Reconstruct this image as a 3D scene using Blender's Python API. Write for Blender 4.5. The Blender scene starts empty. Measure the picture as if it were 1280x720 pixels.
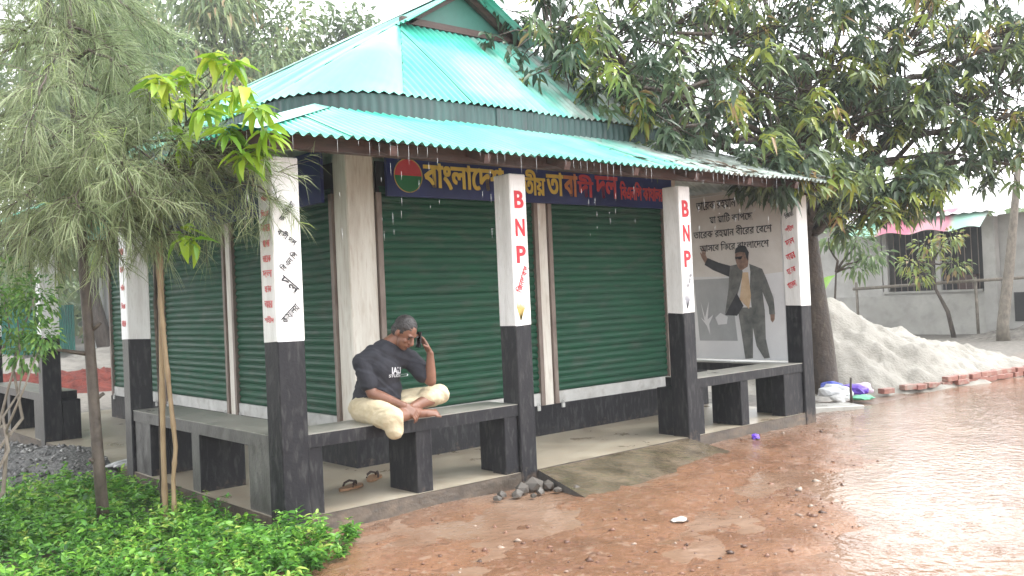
import bpy, math, random
import numpy as np
from mathutils import Vector, Matrix, Euler
from mathutils.bvhtree import BVHTree

random.seed(7)
RNG = np.random.default_rng(11)
SC = bpy.context.scene
COL = SC.collection

# ------------------------------------------------------------------ camera, sky, sun, exposure
CAM = Vector((-2.970, -5.928, 1.6))
YAW, PITCH, ROLL, FPX = 0.7136, 0.0109, -0.0438, 1151.98
fwd = Vector((math.sin(YAW) * math.cos(PITCH), math.cos(YAW) * math.cos(PITCH), math.sin(PITCH)))
rgt = fwd.cross(Vector((0, 0, 1))).normalized()
upv = rgt.cross(fwd)
r2 = rgt * math.cos(ROLL) + upv * math.sin(ROLL)
u2 = -rgt * math.sin(ROLL) + upv * math.cos(ROLL)
cam_data = bpy.data.cameras.new('camera')
cam = bpy.data.objects.new('camera', cam_data)
COL.objects.link(cam)
cam.matrix_world = Matrix(((r2.x, u2.x, -fwd.x, CAM.x), (r2.y, u2.y, -fwd.y, CAM.y),
                           (r2.z, u2.z, -fwd.z, CAM.z), (0, 0, 0, 1)))
cam_data.sensor_width = 36.0
cam_data.lens = FPX / 1280 * 36.0
cam_data.clip_start = 0.05
cam_data.clip_end = 2000
SC.camera = cam

SUN_AZ, SUN_EL = math.radians(128), math.radians(56)     # azimuth clockwise from +Y
w = bpy.data.worlds.new('World')
SC.world = w
w.use_nodes = True
nt = w.node_tree
bg = nt.nodes['Background']
sky = nt.nodes.new('ShaderNodeTexSky')
sky.sky_type = 'NISHITA'
sky.sun_disc = False
sky.sun_elevation = SUN_EL
sky.sun_rotation = SUN_AZ
sky.air_density = 1.0
sky.dust_density = 1.0
hs = nt.nodes.new('ShaderNodeHueSaturation')           # rain cloud: the blue goes out of the sky
hs.inputs['Saturation'].default_value = 0.10
nt.links.new(sky.outputs[0], hs.inputs['Color'])
nt.links.new(hs.outputs[0], bg.inputs['Color'])
bg.inputs['Strength'].default_value = 0.15
sd = bpy.data.lights.new('sun', 'SUN')
sd.energy = 0.6
sd.angle = math.radians(40)
sd.color = (1.0, 0.97, 0.92)
sun = bpy.data.objects.new('sun', sd)
COL.objects.link(sun)
sdir = Vector((math.sin(SUN_AZ) * math.cos(SUN_EL), math.cos(SUN_AZ) * math.cos(SUN_EL), math.sin(SUN_EL)))
sun.rotation_euler = sdir.to_track_quat('Z', 'Y').to_euler()
sun.location = (0, 0, 20)
SC.view_settings.view_transform = 'Standard'
SC.view_settings.look = 'None'
SC.view_settings.exposure = 2.3
SC.view_settings.gamma = 1.0
SC.view_settings.use_curve_mapping = False
SC.render.engine = 'CYCLES'
SC.cycles.use_denoising = True
SC.cycles.max_bounces = 6
SC.cycles.diffuse_bounces = 3
SC.cycles.transparent_max_bounces = 4

# ------------------------------------------------------------------ helpers
class MB:
    """collects shapes; build() links them as ONE mesh object"""
    def __init__(s):
        s.v, s.f, s.m = [], [], []
    def add(s, v, f, m=0):
        n = len(s.v)
        s.v += [tuple(p) for p in v]
        s.f += [tuple(i + n for i in q) for q in f]
        s.m += [m] * len(f)
        return s
    def box(s, lo, hi, m=0, M=None, ch=0.0):
        (x0, y0, z0), (x1, y1, z1) = lo, hi
        if ch:
            c = ch
            ring = lambda z, e: [(x0 + c - e * 0, y0 + e, z), (x1 - c, y0 + e, z), (x1 - e, y0 + c, z), (x1 - e, y1 - c, z),
                                 (x1 - c, y1 - e, z), (x0 + c, y1 - e, z), (x0 + e, y1 - c, z), (x0 + e, y0 + c, z)]
            V = ring(z0, 0) + ring(z1 - c, 0) + [(min(max(p[0], x0 + c), x1 - c), min(max(p[1], y0 + c), y1 - c), z1) for p in ring(z1, 0)]
            F = []
            for k in range(2):
                for i in range(8):
                    j = (i + 1) % 8
                    F.append((k * 8 + i, k * 8 + j, k * 8 + 8 + j, k * 8 + 8 + i))
            F.append(tuple(range(16, 24)))
            F.append(tuple(reversed(range(8))))
        else:
            V = [(x0, y0, z0), (x1, y0, z0), (x1, y1, z0), (x0, y1, z0), (x0, y0, z1), (x1, y0, z1), (x1, y1, z1), (x0, y1, z1)]
            F = [(0, 3, 2, 1), (4, 5, 6, 7), (0, 1, 5, 4), (1, 2, 6, 5), (2, 3, 7, 6), (3, 0, 4, 7)]
        if M is not None:
            V = [tuple(M @ Vector(p)) for p in V]
        return s.add(V, F, m)
    def tube(s, pts, rad, n=8, m=0, cap=True):
        pts = [Vector(p) for p in pts]
        if not isinstance(rad, (list, tuple)):
            rad = [rad] * len(pts)
        V, F = [], []
        ref = Vector((0.31, 0.17, 0.93))
        for i, p in enumerate(pts):
            t = (pts[min(i + 1, len(pts) - 1)] - pts[max(i - 1, 0)]).normalized()
            if abs(t.dot(ref)) > 0.97:
                ref = Vector((1, 0, 0.1))
            a = t.cross(ref).normalized()
            b = t.cross(a)
            for k in range(n):
                th = 2 * math.pi * k / n
                V.append(p + (a * math.cos(th) + b * math.sin(th)) * rad[i])
        for i in range(len(pts) - 1):
            for k in range(n):
                l = (k + 1) % n
                F.append((i * n + k, i * n + l, i * n + n + l, i * n + n + k))
        if cap:
            F.append(tuple(reversed(range(n))))
            F.append(tuple(range((len(pts) - 1) * n, len(pts) * n)))
        return s.add(V, F, m)
    def mesh(s, name, mats, smooth=False):
        me = bpy.data.meshes.new(name)
        me.from_pydata(s.v, [], s.f)
        mats = mats if isinstance(mats, (list, tuple)) else [mats]
        for x in mats:
            me.materials.append(x)
        if len(mats) > 1:
            me.polygons.foreach_set('material_index', s.m)
        if smooth:
            me.polygons.foreach_set('use_smooth', [True] * len(me.polygons))
        me.update()
        return me
    def build(s, name, mats, parent=None, smooth=False):
        return link(name, s.mesh(name, mats, smooth), parent)

def link(name, me, parent=None, loc=None, rot=None, scale=None):
    o = bpy.data.objects.new(name, me)
    COL.objects.link(o)
    if loc is not None: o.location = loc
    if rot is not None: o.rotation_euler = rot
    if scale is not None: o.scale = scale
    if parent is not None:
        o.parent = parent
        if parent.type == 'EMPTY':
            o.matrix_parent_inverse = parent.matrix_basis.inverted()
    return o

def tag(o, label, cat, group=None):
    o['label'] = label
    o['category'] = cat
    if group: o['group'] = group
    return o

def thing(name, label, cat, loc=(0, 0, 0), group=None):
    o = bpy.data.objects.new(name, None)
    COL.objects.link(o)
    o.empty_display_size = 0.2
    o.location = loc
    return tag(o, label, cat, group)

def structure(o):
    o['kind'] = 'structure'
    return o

def stuff(o):
    o['kind'] = 'stuff'
    return o

def np_mesh(name, V, T, mat, tint=None, smooth=False):
    """V (n,3), T (m,3) triangles, tint per vertex"""
    me = bpy.data.meshes.new(name)
    V = np.ascontiguousarray(V, np.float32); T = np.ascontiguousarray(T, np.int32)
    me.vertices.add(len(V)); me.vertices.foreach_set('co', V.ravel())
    me.loops.add(T.size); me.loops.foreach_set('vertex_index', T.ravel())
    me.polygons.add(len(T))
    me.polygons.foreach_set('loop_start', np.arange(0, T.size, 3, dtype=np.int32))
    me.polygons.foreach_set('loop_total', np.full(len(T), 3, np.int32))
    if smooth:
        me.polygons.foreach_set('use_smooth', np.ones(len(T), bool))
    if tint is not None:
        a = me.attributes.new('tint', 'FLOAT', 'POINT')
        a.data.foreach_set('value', np.ascontiguousarray(tint, np.float32))
    me.materials.append(mat)
    me.update(calc_edges=True)
    me.validate()
    return me

def _hash(ix, iy, seed):
    n = (ix * 374761393 + iy * 668265263 + seed * 974711) & 0x7fffffff
    n = ((n ^ (n >> 13)) * 1274126177) & 0x7fffffff
    return ((n ^ (n >> 16)) & 0xffff) / 65535.0

def vnoise(x, y, seed=0):
    x = np.asarray(x, float); y = np.asarray(y, float)
    ix = np.floor(x).astype(np.int64); iy = np.floor(y).astype(np.int64)
    fx = x - ix; fy = y - iy
    fx = fx * fx * (3 - 2 * fx); fy = fy * fy * (3 - 2 * fy)
    a = _hash(ix, iy, seed); b = _hash(ix + 1, iy, seed); c = _hash(ix, iy + 1, seed); d = _hash(ix + 1, iy + 1, seed)
    return (a * (1 - fx) + b * fx) * (1 - fy) + (c * (1 - fx) + d * fx) * fy

def fbm(x, y, seed=0, oct=4):
    s = 0; amp = 1; tot = 0
    for k in range(oct):
        s = s + amp * vnoise(x * 2 ** k, y * 2 ** k, seed + k * 17); tot += amp; amp *= 0.5
    return s / tot

def sstep(a, b, x):
    t = np.clip((x - a) / (b - a), 0, 1)
    return t * t * (3 - 2 * t)

# ------------------------------------------------------------------ materials
def newmat(name):
    m = bpy.data.materials.new(name)
    m.use_nodes = True
    return m, m.node_tree, m.node_tree.nodes['Principled BSDF']

def N(t, kind, **kw):
    n = t.nodes.new('ShaderNode' + kind)
    for k, v in kw.items():
        if k in ('Scale', 'Detail', 'Roughness', 'Distortion', 'Fac', 'Strength', 'Distance', 'Randomness'):
            n.inputs[k].default_value = v
        else:
            setattr(n, k, v)
    return n

def ramp(t, stops, interp='LINEAR'):
    r = t.nodes.new('ShaderNodeValToRGB')
    r.color_ramp.interpolation = interp
    e = r.color_ramp.elements
    while len(e) < len(stops): e.new(0.5)
    for i, (p, c) in enumerate(stops):
        e[i].position = p
        e[i].color = (c[0], c[1], c[2], 1) if len(c) == 3 else c
    return r

def g3(v): return (v, v, v)

def mat(name, stops, scale=3.0, stretch=(1, 1, 1), rough=(0.5, 0.5), bump=0.0, bscale=30.0, bdist=0.01, metallic=0.0,
        spec=0.5, coat=0.0, detail=6.0, distort=0.3, fine=None):
    """world-position noise -> colour ramp; second noise -> roughness range and bump"""
    m, t, p = newmat(name)
    g = N(t, 'NewGeometry')
    mp = N(t, 'Mapping')
    mp.inputs['Scale'].default_value = stretch
    t.links.new(g.outputs['Position'], mp.inputs['Vector'])
    n1 = N(t, 'TexNoise', Scale=scale, Detail=detail, Distortion=distort, Roughness=0.62)
    t.links.new(mp.outputs[0], n1.inputs['Vector'])
    r = ramp(t, stops)
    t.links.new(n1.outputs['Fac'], r.inputs[0])
    col = r.outputs[0]
    if fine:
        fs, famt, fcol = fine
        n3 = N(t, 'TexNoise', Scale=fs, Detail=3.0)
        t.links.new(mp.outputs[0], n3.inputs['Vector'])
        fr = ramp(t, [(0.52, g3(0)), (0.68, g3(famt))])
        t.links.new(n3.outputs['Fac'], fr.inputs[0])
        mx = t.nodes.new('ShaderNodeMix'); mx.data_type = 'RGBA'
        mx.inputs['B'].default_value = (*fcol, 1)
        t.links.new(fr.outputs[0], mx.inputs['Factor'])
        t.links.new(col, mx.inputs['A'])
        col = mx.outputs['Result']
    t.links.new(col, p.inputs['Base Color'])
    n2 = N(t, 'TexNoise', Scale=bscale, Detail=5.0)
    t.links.new(g.outputs['Position'], n2.inputs['Vector'])
    mr = N(t, 'MapRange')
    mr.inputs['From Min'].default_value = 0.3; mr.inputs['From Max'].default_value = 0.7
    mr.inputs['To Min'].default_value = rough[0]; mr.inputs['To Max'].default_value = rough[1]
    t.links.new(n1.outputs['Fac'], mr.inputs['Value'])
    t.links.new(mr.outputs[0], p.inputs['Roughness'])
    if bump:
        b = N(t, 'Bump', Strength=bump, Distance=bdist)
        t.links.new(n2.outputs['Fac'], b.inputs['Height'])
        t.links.new(b.outputs[0], p.inputs['Normal'])
    p.inputs['Metallic'].default_value = metallic
    p.inputs['Specular IOR Level'].default_value = spec
    p.inputs['Coat Weight'].default_value = coat
    return m

def leafmat(name, stops, trans=0.35, rough=0.4):
    m, t, p = newmat(name)
    a = N(t, 'Attribute', attribute_name='tint')
    r = ramp(t, stops)
    t.links.new(a.outputs['Fac'], r.inputs[0])
    t.links.new(r.outputs[0], p.inputs['Base Color'])
    p.inputs['Roughness'].default_value = rough
    tr = N(t, 'BsdfTranslucent')
    gm = N(t, 'Gamma'); gm.inputs[1].default_value = 0.85
    t.links.new(r.outputs[0], gm.inputs[0])
    t.links.new(gm.outputs[0], tr.inputs['Color'])
    mx = N(t, 'MixShader', Fac=trans)
    t.links.new(p.outputs[0], mx.inputs[1])
    t.links.new(tr.outputs[0], mx.inputs[2])
    t.links.new(mx.outputs[0], t.nodes['Material Output'].inputs['Surface'])
    return m

def flat(name, c, rough=0.6, spec=0.4):
    return mat(name, [(0.35, [x * 0.86 for x in c]), (0.65, c)], scale=9, rough=(rough, rough), spec=spec)

MT = {}
MT['white'] = mat('white_paint', [(0.3, (0.60, 0.59, 0.57)), (0.55, (0.78, 0.78, 0.77)), (0.8, (0.82, 0.82, 0.81))], scale=2.5, stretch=(3, 3, 0.5),
                  rough=(0.3, 0.55), bump=0.15, bscale=60, bdist=0.004, fine=(26, 0.25, (0.45, 0.43, 0.40)))
MT['black'] = mat('charcoal_paint', [(0.32, (0.006, 0.006, 0.009)), (0.55, (0.012, 0.012, 0.015)), (0.75, (0.042, 0.041, 0.042))], scale=3.0, stretch=(2.5, 2.5, 0.7),
                  rough=(0.38, 0.6), spec=0.3, bump=0.35, bscale=45, bdist=0.006, fine=(11, 0.22, (0.13, 0.125, 0.12)))
def splash(m):
    """mud thrown up by the rain on the lowest foot of a wall"""
    t = m.node_tree; p = t.nodes['Principled BSDF']; src = p.inputs['Base Color'].links[0].from_socket
    g = N(t, 'NewGeometry'); s = N(t, 'SeparateXYZ'); t.links.new(g.outputs['Position'], s.inputs[0])
    n = N(t, 'TexNoise', Scale=14, Detail=6, Roughness=0.7); t.links.new(g.outputs['Position'], n.inputs['Vector'])
    a = N(t, 'Math', operation='MULTIPLY_ADD'); a.inputs[1].default_value = -1.5; t.links.new(s.outputs[2], a.inputs[0]); t.links.new(n.outputs['Fac'], a.inputs[2])
    r = ramp(t, [(0.30, g3(0)), (0.52, g3(0.8))]); t.links.new(a.outputs[0], r.inputs[0])
    mx = t.nodes.new('ShaderNodeMix'); mx.data_type = 'RGBA'; mx.inputs['B'].default_value = (0.13, 0.095, 0.07, 1)
    t.links.new(r.outputs[0], mx.inputs['Factor']); t.links.new(src, mx.inputs['A']); t.links.new(mx.outputs['Result'], p.inputs['Base Color'])
splash(MT['black'])
MT['greyplaster'] = mat('wet_grey_plaster', [(0.3, (0.055, 0.052, 0.05)), (0.7, (0.14, 0.135, 0.125))], scale=4, stretch=(2, 2, 0.8), rough=(0.3, 0.55),
                        bump=0.4, bscale=40, bdist=0.008, fine=(20, 0.5, (0.05, 0.05, 0.05)))
MT['seat'] = mat('bench_top_cement', [(0.3, (0.21, 0.205, 0.18)), (0.7, (0.31, 0.30, 0.265))], scale=3, rough=(0.25, 0.5), bump=0.2, bscale=50, bdist=0.004,
                 fine=(14, 0.25, (0.17, 0.16, 0.14)))
MT['floor'] = mat('floor_cement', [(0.3, (0.27, 0.22, 0.16)), (0.55, (0.40, 0.35, 0.27)), (0.8, (0.46, 0.42, 0.34))], scale=1.8, rough=(0.22, 0.55), bump=0.2,
                  bscale=40, bdist=0.004, fine=(9, 0.35, (0.36, 0.27, 0.18)))
MT['column'] = mat('column_limewash', [(0.3, (0.54, 0.49, 0.42)), (0.6, (0.74, 0.71, 0.64)), (0.8, (0.78, 0.75, 0.69))], scale=2.2, stretch=(3, 3, 0.4), rough=(0.5, 0.7),
                   bump=0.2, bscale=50, bdist=0.005, fine=(12, 0.4, (0.42, 0.33, 0.25)))
MT['shutter'] = mat('shutter_green', [(0.3, (0.005, 0.050, 0.026)), (0.7, (0.010, 0.080, 0.040))], scale=2.2, stretch=(1, 1, 2.5), rough=(0.42, 0.6), spec=0.3, bump=0.1, bscale=80,
                    bdist=0.002, fine=(3.5, 0.6, (0.045, 0.075, 0.052)))
MT['galv'] = mat('galvanised_bar', [(0.3, (0.42, 0.42, 0.40)), (0.7, (0.62, 0.62, 0.60))], scale=4, rough=(0.35, 0.5), metallic=0.1, fine=(10, 0.4, (0.3, 0.28, 0.25)))
MT['rail'] = mat('rusty_rail', [(0.3, (0.14, 0.10, 0.08)), (0.7, (0.27, 0.22, 0.19))], scale=6, stretch=(2, 2, 0.6), rough=(0.5, 0.7))
MT['wood'] = mat('wet_timber', [(0.3, (0.045, 0.026, 0.022)), (0.7, (0.12, 0.065, 0.055))], scale=6, stretch=(0.5, 0.5, 4), rough=(0.45, 0.65), bump=0.3, bscale=30)
MT['navy'] = mat('signboard_navy', [(0.3, (0.008, 0.014, 0.095)), (0.7, (0.014, 0.026, 0.17))], scale=2, rough=(0.3, 0.45))
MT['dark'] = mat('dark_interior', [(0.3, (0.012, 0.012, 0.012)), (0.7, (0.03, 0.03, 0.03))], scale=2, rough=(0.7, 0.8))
MT['red'] = flat('red_paint', (0.62, 0.03, 0.045))
MT['redpale'] = flat('faded_red_paint', (0.68, 0.22, 0.22))
MT['ink'] = flat('black_ink', (0.03, 0.03, 0.035))
MT['inkgrey'] = flat('grey_ink', (0.33, 0.33, 0.36))
MT['ochre'] = flat('ochre_paint', (0.55, 0.40, 0.12))
MT['gold'] = flat('sign_gold', (0.85, 0.64, 0.13), 0.35)
MT['signred'] = flat('sign_red', (0.62, 0.07, 0.09), 0.35)
MT['signorange'] = flat('sign_orange', (0.66, 0.27, 0.10), 0.35)
MT['egreen'] = flat('emblem_green', (0.02, 0.20, 0.07), 0.35)

def roofmat(name, worn):
    m, t, p = newmat(name)
    g = N(t, 'NewGeometry')
    n1 = N(t, 'TexNoise', Scale=1.1, Detail=5, Distortion=0.4)
    t.links.new(g.outputs['Position'], n1.inputs['Vector'])
    r = ramp(t, [(0.28, (0.03, 0.40, 0.29)), (0.5, (0.10, 0.52, 0.41)), (0.72, (0.28, 0.64, 0.55))])
    t.links.new(n1.outputs['Fac'], r.inputs[0])
    # paint worn to bare zinc towards the side under the mango tree
    sx = N(t, 'SeparateXYZ'); t.links.new(g.outputs['Position'], sx.inputs[0])
    mr = N(t, 'MapRange'); mr.inputs['From Min'].default_value = worn[0]; mr.inputs['From Max'].default_value = worn[1]
    t.links.new(sx.outputs[0], mr.inputs['Value'])
    mp = N(t, 'Mapping'); mp.inputs['Scale'].default_value = (6, 0.8, 0.8)
    t.links.new(g.outputs['Position'], mp.inputs['Vector'])
    n2 = N(t, 'TexNoise', Scale=1.0, Detail=6); t.links.new(mp.outputs[0], n2.inputs['Vector'])
    ad = N(t, 'Math', operation='MULTIPLY_ADD'); ad.inputs[1].default_value = 1.0; ad.inputs[2].default_value = -0.28
    t.links.new(n2.outputs['Fac'], ad.inputs[0])
    a2 = N(t, 'Math', operation='ADD'); t.links.new(ad.outputs[0], a2.inputs[0]); t.links.new(mr.outputs[0], a2.inputs[1])
    fr = ramp(t, [(0.42, g3(0)), (0.75, g3(0.9))]); t.links.new(a2.outputs[0], fr.inputs[0])
    mx = t.nodes.new('ShaderNodeMix'); mx.data_type = 'RGBA'
    n3 = N(t, 'TexNoise', Scale=5, Detail=5); t.links.new(g.outputs['Position'], n3.inputs['Vector'])
    zr = ramp(t, [(0.35, (0.20, 0.20, 0.18)), (0.6, (0.50, 0.52, 0.50))]); t.links.new(n3.outputs['Fac'], zr.inputs[0])
    t.links.new(fr.outputs[0], mx.inputs['Factor']); t.links.new(r.outputs[0], mx.inputs['A']); t.links.new(zr.outputs[0], mx.inputs['B'])
    n4 = N(t, 'TexNoise', Scale=2.3, Detail=7, Roughness=0.7); t.links.new(mp.outputs[0], n4.inputs['Vector'])
    rf = ramp(t, [(0.60, g3(0)), (0.74, g3(0.6))]); t.links.new(n4.outputs['Fac'], rf.inputs[0])
    rust = t.nodes.new('ShaderNodeMix'); rust.data_type = 'RGBA'; rust.inputs['B'].default_value = (0.16, 0.12, 0.085, 1)
    t.links.new(rf.outputs[0], rust.inputs['Factor']); t.links.new(mx.outputs['Result'], rust.inputs['A'])
    t.links.new(rust.outputs['Result'], p.inputs['Base Color'])
    p.inputs['Roughness'].default_value = 0.3
    p.inputs['Specular IOR Level'].default_value = 0.8
    p.inputs['Coat Weight'].default_value = 0.5
    p.inputs['Coat Roughness'].default_value = 0.15
    return m
MT['roof'] = roofmat('roof_teal', (2.4, 6.6))
MT['canopy'] = roofmat('canopy_teal', (2.8, 6.4))
MT['fascia'] = mat('fascia_weathered', [(0.3, (0.022, 0.05, 0.05)), (0.7, (0.05, 0.105, 0.10))], scale=2, stretch=(3, 3, 0.4), rough=(0.4, 0.6),
                   fine=(6, 0.5, (0.06, 0.06, 0.065)))

# ------------------------------------------------------------------ lettering meshes (made in one go)
def visual(s):
    """Bengali vowel signs that stand before their consonant are put first"""
    out = []
    for ch in s:
        if ch in '\u09bf\u09c7\u09c8' and out:
            out.insert(len(out) - 1, ch)
        else:
            out.append(ch)
    return ''.join(out)

TXT = {}
_tmp = []
def want(key, s, bold=0.0, extrude=0.0015):
    cu = bpy.data.curves.new(key, 'FONT')
    cu.body = visual(s)
    cu.size = 1.0
    cu.align_x = 'CENTER'; cu.align_y = 'CENTER'
    cu.offset = bold
    cu.extrude = extrude
    cu.resolution_u = 3
    o = bpy.data.objects.new('tmp_' + key, cu)
    COL.objects.link(o)
    _tmp.append((key, o))
for c in 'BNP': want(c, c, 0.03)
SIGN = [('বাংলাদেশ', 'gold'), ('জাতীয়', 'gold'), ('তা', 'gold'), ('বা', 'signorange'), ('দী', 'signred'), ('দল', 'signred')]
for i, (s, c) in enumerate(SIGN): want('sign%d' % i, s.replace('য়', '\u09df'), 0.008)
want('signsmall', 'বিএনপি কাযালয়'.replace('য়', '\u09df'), 0.008)
POST = ["তারেক রহমান 'ম", 'মা মাটি কাপছে', 'তারেক রহমান বীরের বেশে', 'আসবে ফিরে বাংলাদেশে']
for i, s in enumerate(POST): want('post%d' % i, s, 0.008)
PIL = ['জিনদাবাদ', 'বি এন পি', 'জাতীয়তা'.replace('য়', '\u09df'), 'বাদী দল', 'কাযালয়'.replace('য়', '\u09df'), 'শহীদ', 'জিয়া'.replace('য়', '\u09df'), 'অমর', 'হোক', 'খালেদা', 'তারেক', 'দল']
for i, s in enumerate(PIL): want('pil%d' % i, s, 0.012)
want('tee', 'IALI', 0.03, 0.0)
want('tee2', 'STUDIO', 0.03, 0.0)
bpy.context.view_layer.update()
_dg = bpy.context.evaluated_depsgraph_get()
for key, o in _tmp:
    me = bpy.data.meshes.new_from_object(o.evaluated_get(_dg))
    V = np.zeros(len(me.vertices) * 3); me.vertices.foreach_get('co', V); V = V.reshape(-1, 3)
    lo, hi = V.min(0), V.max(0)
    V[:, 0] -= (lo[0] + hi[0]) / 2; V[:, 1] -= (lo[1] + hi[1]) / 2
    TXT[key] = (V, [tuple(p.vertices) for p in me.polygons], hi - lo)
    cu = o.data
    bpy.data.objects.remove(o); bpy.data.curves.remove(cu); bpy.data.meshes.remove(me)

def letter(key, name, mt, parent, centre, ux, uy, width=None, height=None, shear=0.0, rot=0.0, bold=0.0):
    """place lettering: ux / uy are the reading and the up direction, depth stands out along ux x uy"""
    V, F, dim = TXT[key]
    ux = Vector(ux).normalized(); uy = Vector(uy).normalized(); n = ux.cross(uy)
    sx = (width / dim[0]) if width else None
    sy = (height / dim[1]) if height else sx
    if sx is None: sx = sy
    c, s = math.cos(rot), math.sin(rot)
    C = Vector(centre)
    vv = []
    for x, y, z in V:
        x *= sx; y *= sy
        x += shear * y
        x, y = c * x - s * y, s * x + c * y
        vv.append(C + ux * x + uy * y + n * z)
    b = MB().add(vv, F)
    if bold:                                            # thick brush strokes
        for k, (a, c) in enumerate(((1, 0.6), (-1, 0.6), (1, -0.6), (-1, -0.6))):
            b.add([q + ux * a * bold + uy * c * bold + n * 0.0004 * (k + 1) for q in vv], F)
    return b.build(name, mt, parent)

# ------------------------------------------------------------------ ground, road water
def ground_h(x, y):
    x = np.asarray(x, float); y = np.asarray(y, float)
    near = sstep(60, 20, np.hypot(x - 2, y))
    h = (fbm(x * 1.3, y * 1.3, 3, 4) - 0.5) * 0.055 + (fbm(x * 7, y * 7, 9, 3) - 0.5) * 0.026
    # the track holds water on its far side, and a gutter of it lies along the plinth
    basin = sstep(-0.5, 0.9, 0.54 * x - 4.1 - y + 1.6 * (fbm(x * 0.8, y * 0.8, 21, 3) - 0.5)) * sstep(16, 11, x)
    gut = np.exp(-((y + 0.55 + 0.25 * np.sin(x * 1.7)) / 0.34) ** 2) * sstep(0.2, 0.9, x) * sstep(3.6, 2.2, x)
    ruts = 0.012 * np.sin((y - 0.42 * x) * 5.0 + 2 * fbm(x, y, 5, 2))
    h = h + ruts * sstep(-0.2, -1.0, y) - 0.060 * basin - 0.03 * gut
    h = h * near
    return h
def axis(a0, a1, step, far):
    core = list(np.arange(a0, a1 + 1e-6, step))
    out = []
    d = step; p = a0
    while p > -far:
        d *= 1.22; p -= d; out.append(p)
    pre = out[::-1]
    out = []; d = step; p = a1
    while p < far:
        d *= 1.22; p += d; out.append(p)
    return np.array(pre + core + out)
def grid_mesh(name, X, Y, Z, mt, smooth=True):
    ny, nx = X.shape
    V = np.stack([X, Y, Z], -1).reshape(-1, 3)
    i = np.arange(ny * nx).reshape(ny, nx)
    a, b, c, d = i[:-1, :-1].ravel(), i[:-1, 1:].ravel(), i[1:, 1:].ravel(), i[1:, :-1].ravel()
    T = np.concatenate([np.stack([a, b, c], 1), np.stack([a, c, d], 1)])
    return np_mesh(name, V, T, mt, smooth=smooth)

def mudmat():
    m, t, p = newmat('wet_red_mud')
    g = N(t, 'NewGeometry')
    n1 = N(t, 'TexNoise', Scale=0.9, Detail=8, Distortion=0.6, Roughness=0.65)
    t.links.new(g.outputs['Position'], n1.inputs['Vector'])
    r = ramp(t, [(0.28, (0.115, 0.058, 0.032)), (0.45, (0.20, 0.104, 0.059)), (0.6, (0.265, 0.142, 0.083)), (0.78, (0.32, 0.20, 0.128))])
    t.links.new(n1.outputs['Fac'], r.inputs[0])
    v = N(t, 'TexVoronoi', Scale=26, feature='F1'); v.inputs['Randomness'].default_value = 1
    nd = N(t, 'TexNoise', Scale=9, Detail=4); t.links.new(g.outputs['Position'], nd.inputs['Vector'])
    t.links.new(g.outputs['Position'], v.inputs['Vector'])
    hs_ = N(t, 'SeparateColor'); t.links.new(v.outputs['Color'], hs_.inputs[0])
    chip = ramp(t, [(0.0, (0.07, 0.04, 0.03)), (0.35, (0.18, 0.09, 0.058)), (0.7, (0.26, 0.13, 0.085)), (1.0, (0.34, 0.26, 0.20))])
    t.links.new(hs_.outputs[0], chip.inputs[0])
    fr = ramp(t, [(0.46, g3(0)), (0.62, g3(0.55))]); t.links.new(nd.outputs['Fac'], fr.inputs[0])
    mx = t.nodes.new('ShaderNodeMix'); mx.data_type = 'RGBA'
    t.links.new(fr.outputs[0], mx.inputs['Factor']); t.links.new(r.outputs[0], mx.inputs['A']); t.links.new(chip.outputs[0], mx.inputs['B'])
    # away from the track: grey trodden earth
    sx = N(t, 'SeparateXYZ'); t.links.new(g.outputs['Position'], sx.inputs[0])
    mr = N(t, 'MapRange'); mr.inputs['From Min'].default_value = 0.3; mr.inputs['From Max'].default_value = 2.6
    ad = N(t, 'Math', operation='MULTIPLY_ADD'); ad.inputs[1].default_value = 1.6
    t.links.new(n1.outputs['Fac'], ad.inputs[0]); t.links.new(sx.outputs[1], ad.inputs[2])
    t.links.new(ad.outputs[0], mr.inputs['Value'])
    gr = ramp(t, [(0.3, (0.09, 0.082, 0.07)), (0.7, (0.20, 0.185, 0.16))]); t.links.new(nd.outputs['Fac'], gr.inputs[0])
    m2 = t.nodes.new('ShaderNodeMix'); m2.data_type = 'RGBA'
    t.links.new(mr.outputs[0], m2.inputs['Factor']); t.links.new(mx.outputs['Result'], m2.inputs['A']); t.links.new(gr.outputs[0], m2.inputs['B'])
    t.links.new(m2.outputs['Result'], p.inputs['Base Color'])
    rr = N(t, 'MapRange'); rr.inputs['From Min'].default_value = 0.35; rr.inputs['From Max'].default_value = 0.65
    rr.inputs['To Min'].default_value = 0.08; rr.inputs['To Max'].default_value = 0.38
    t.links.new(nd.outputs['Fac'], rr.inputs['Value'])
    dry = N(t, 'Math', operation='MULTIPLY'); dry.inputs[1].default_value = 0.75; t.links.new(mr.outputs[0], dry.inputs[0])
    mxr = N(t, 'Math', operation='MAXIMUM'); t.links.new(rr.outputs[0], mxr.inputs[0]); t.links.new(dry.outputs[0], mxr.inputs[1])
    t.links.new(mxr.outputs[0], p.inputs['Roughness'])
    nb = N(t, 'TexNoise', Scale=38, Detail=5); t.links.new(g.outputs['Position'], nb.inputs['Vector'])
    b1 = N(t, 'Bump', Strength=0.7, Distance=0.012); t.links.new(nb.outputs['Fac'], b1.inputs['Height'])
    t.links.new(b1.outputs[0], p.inputs['Normal'])
    return m
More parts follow.
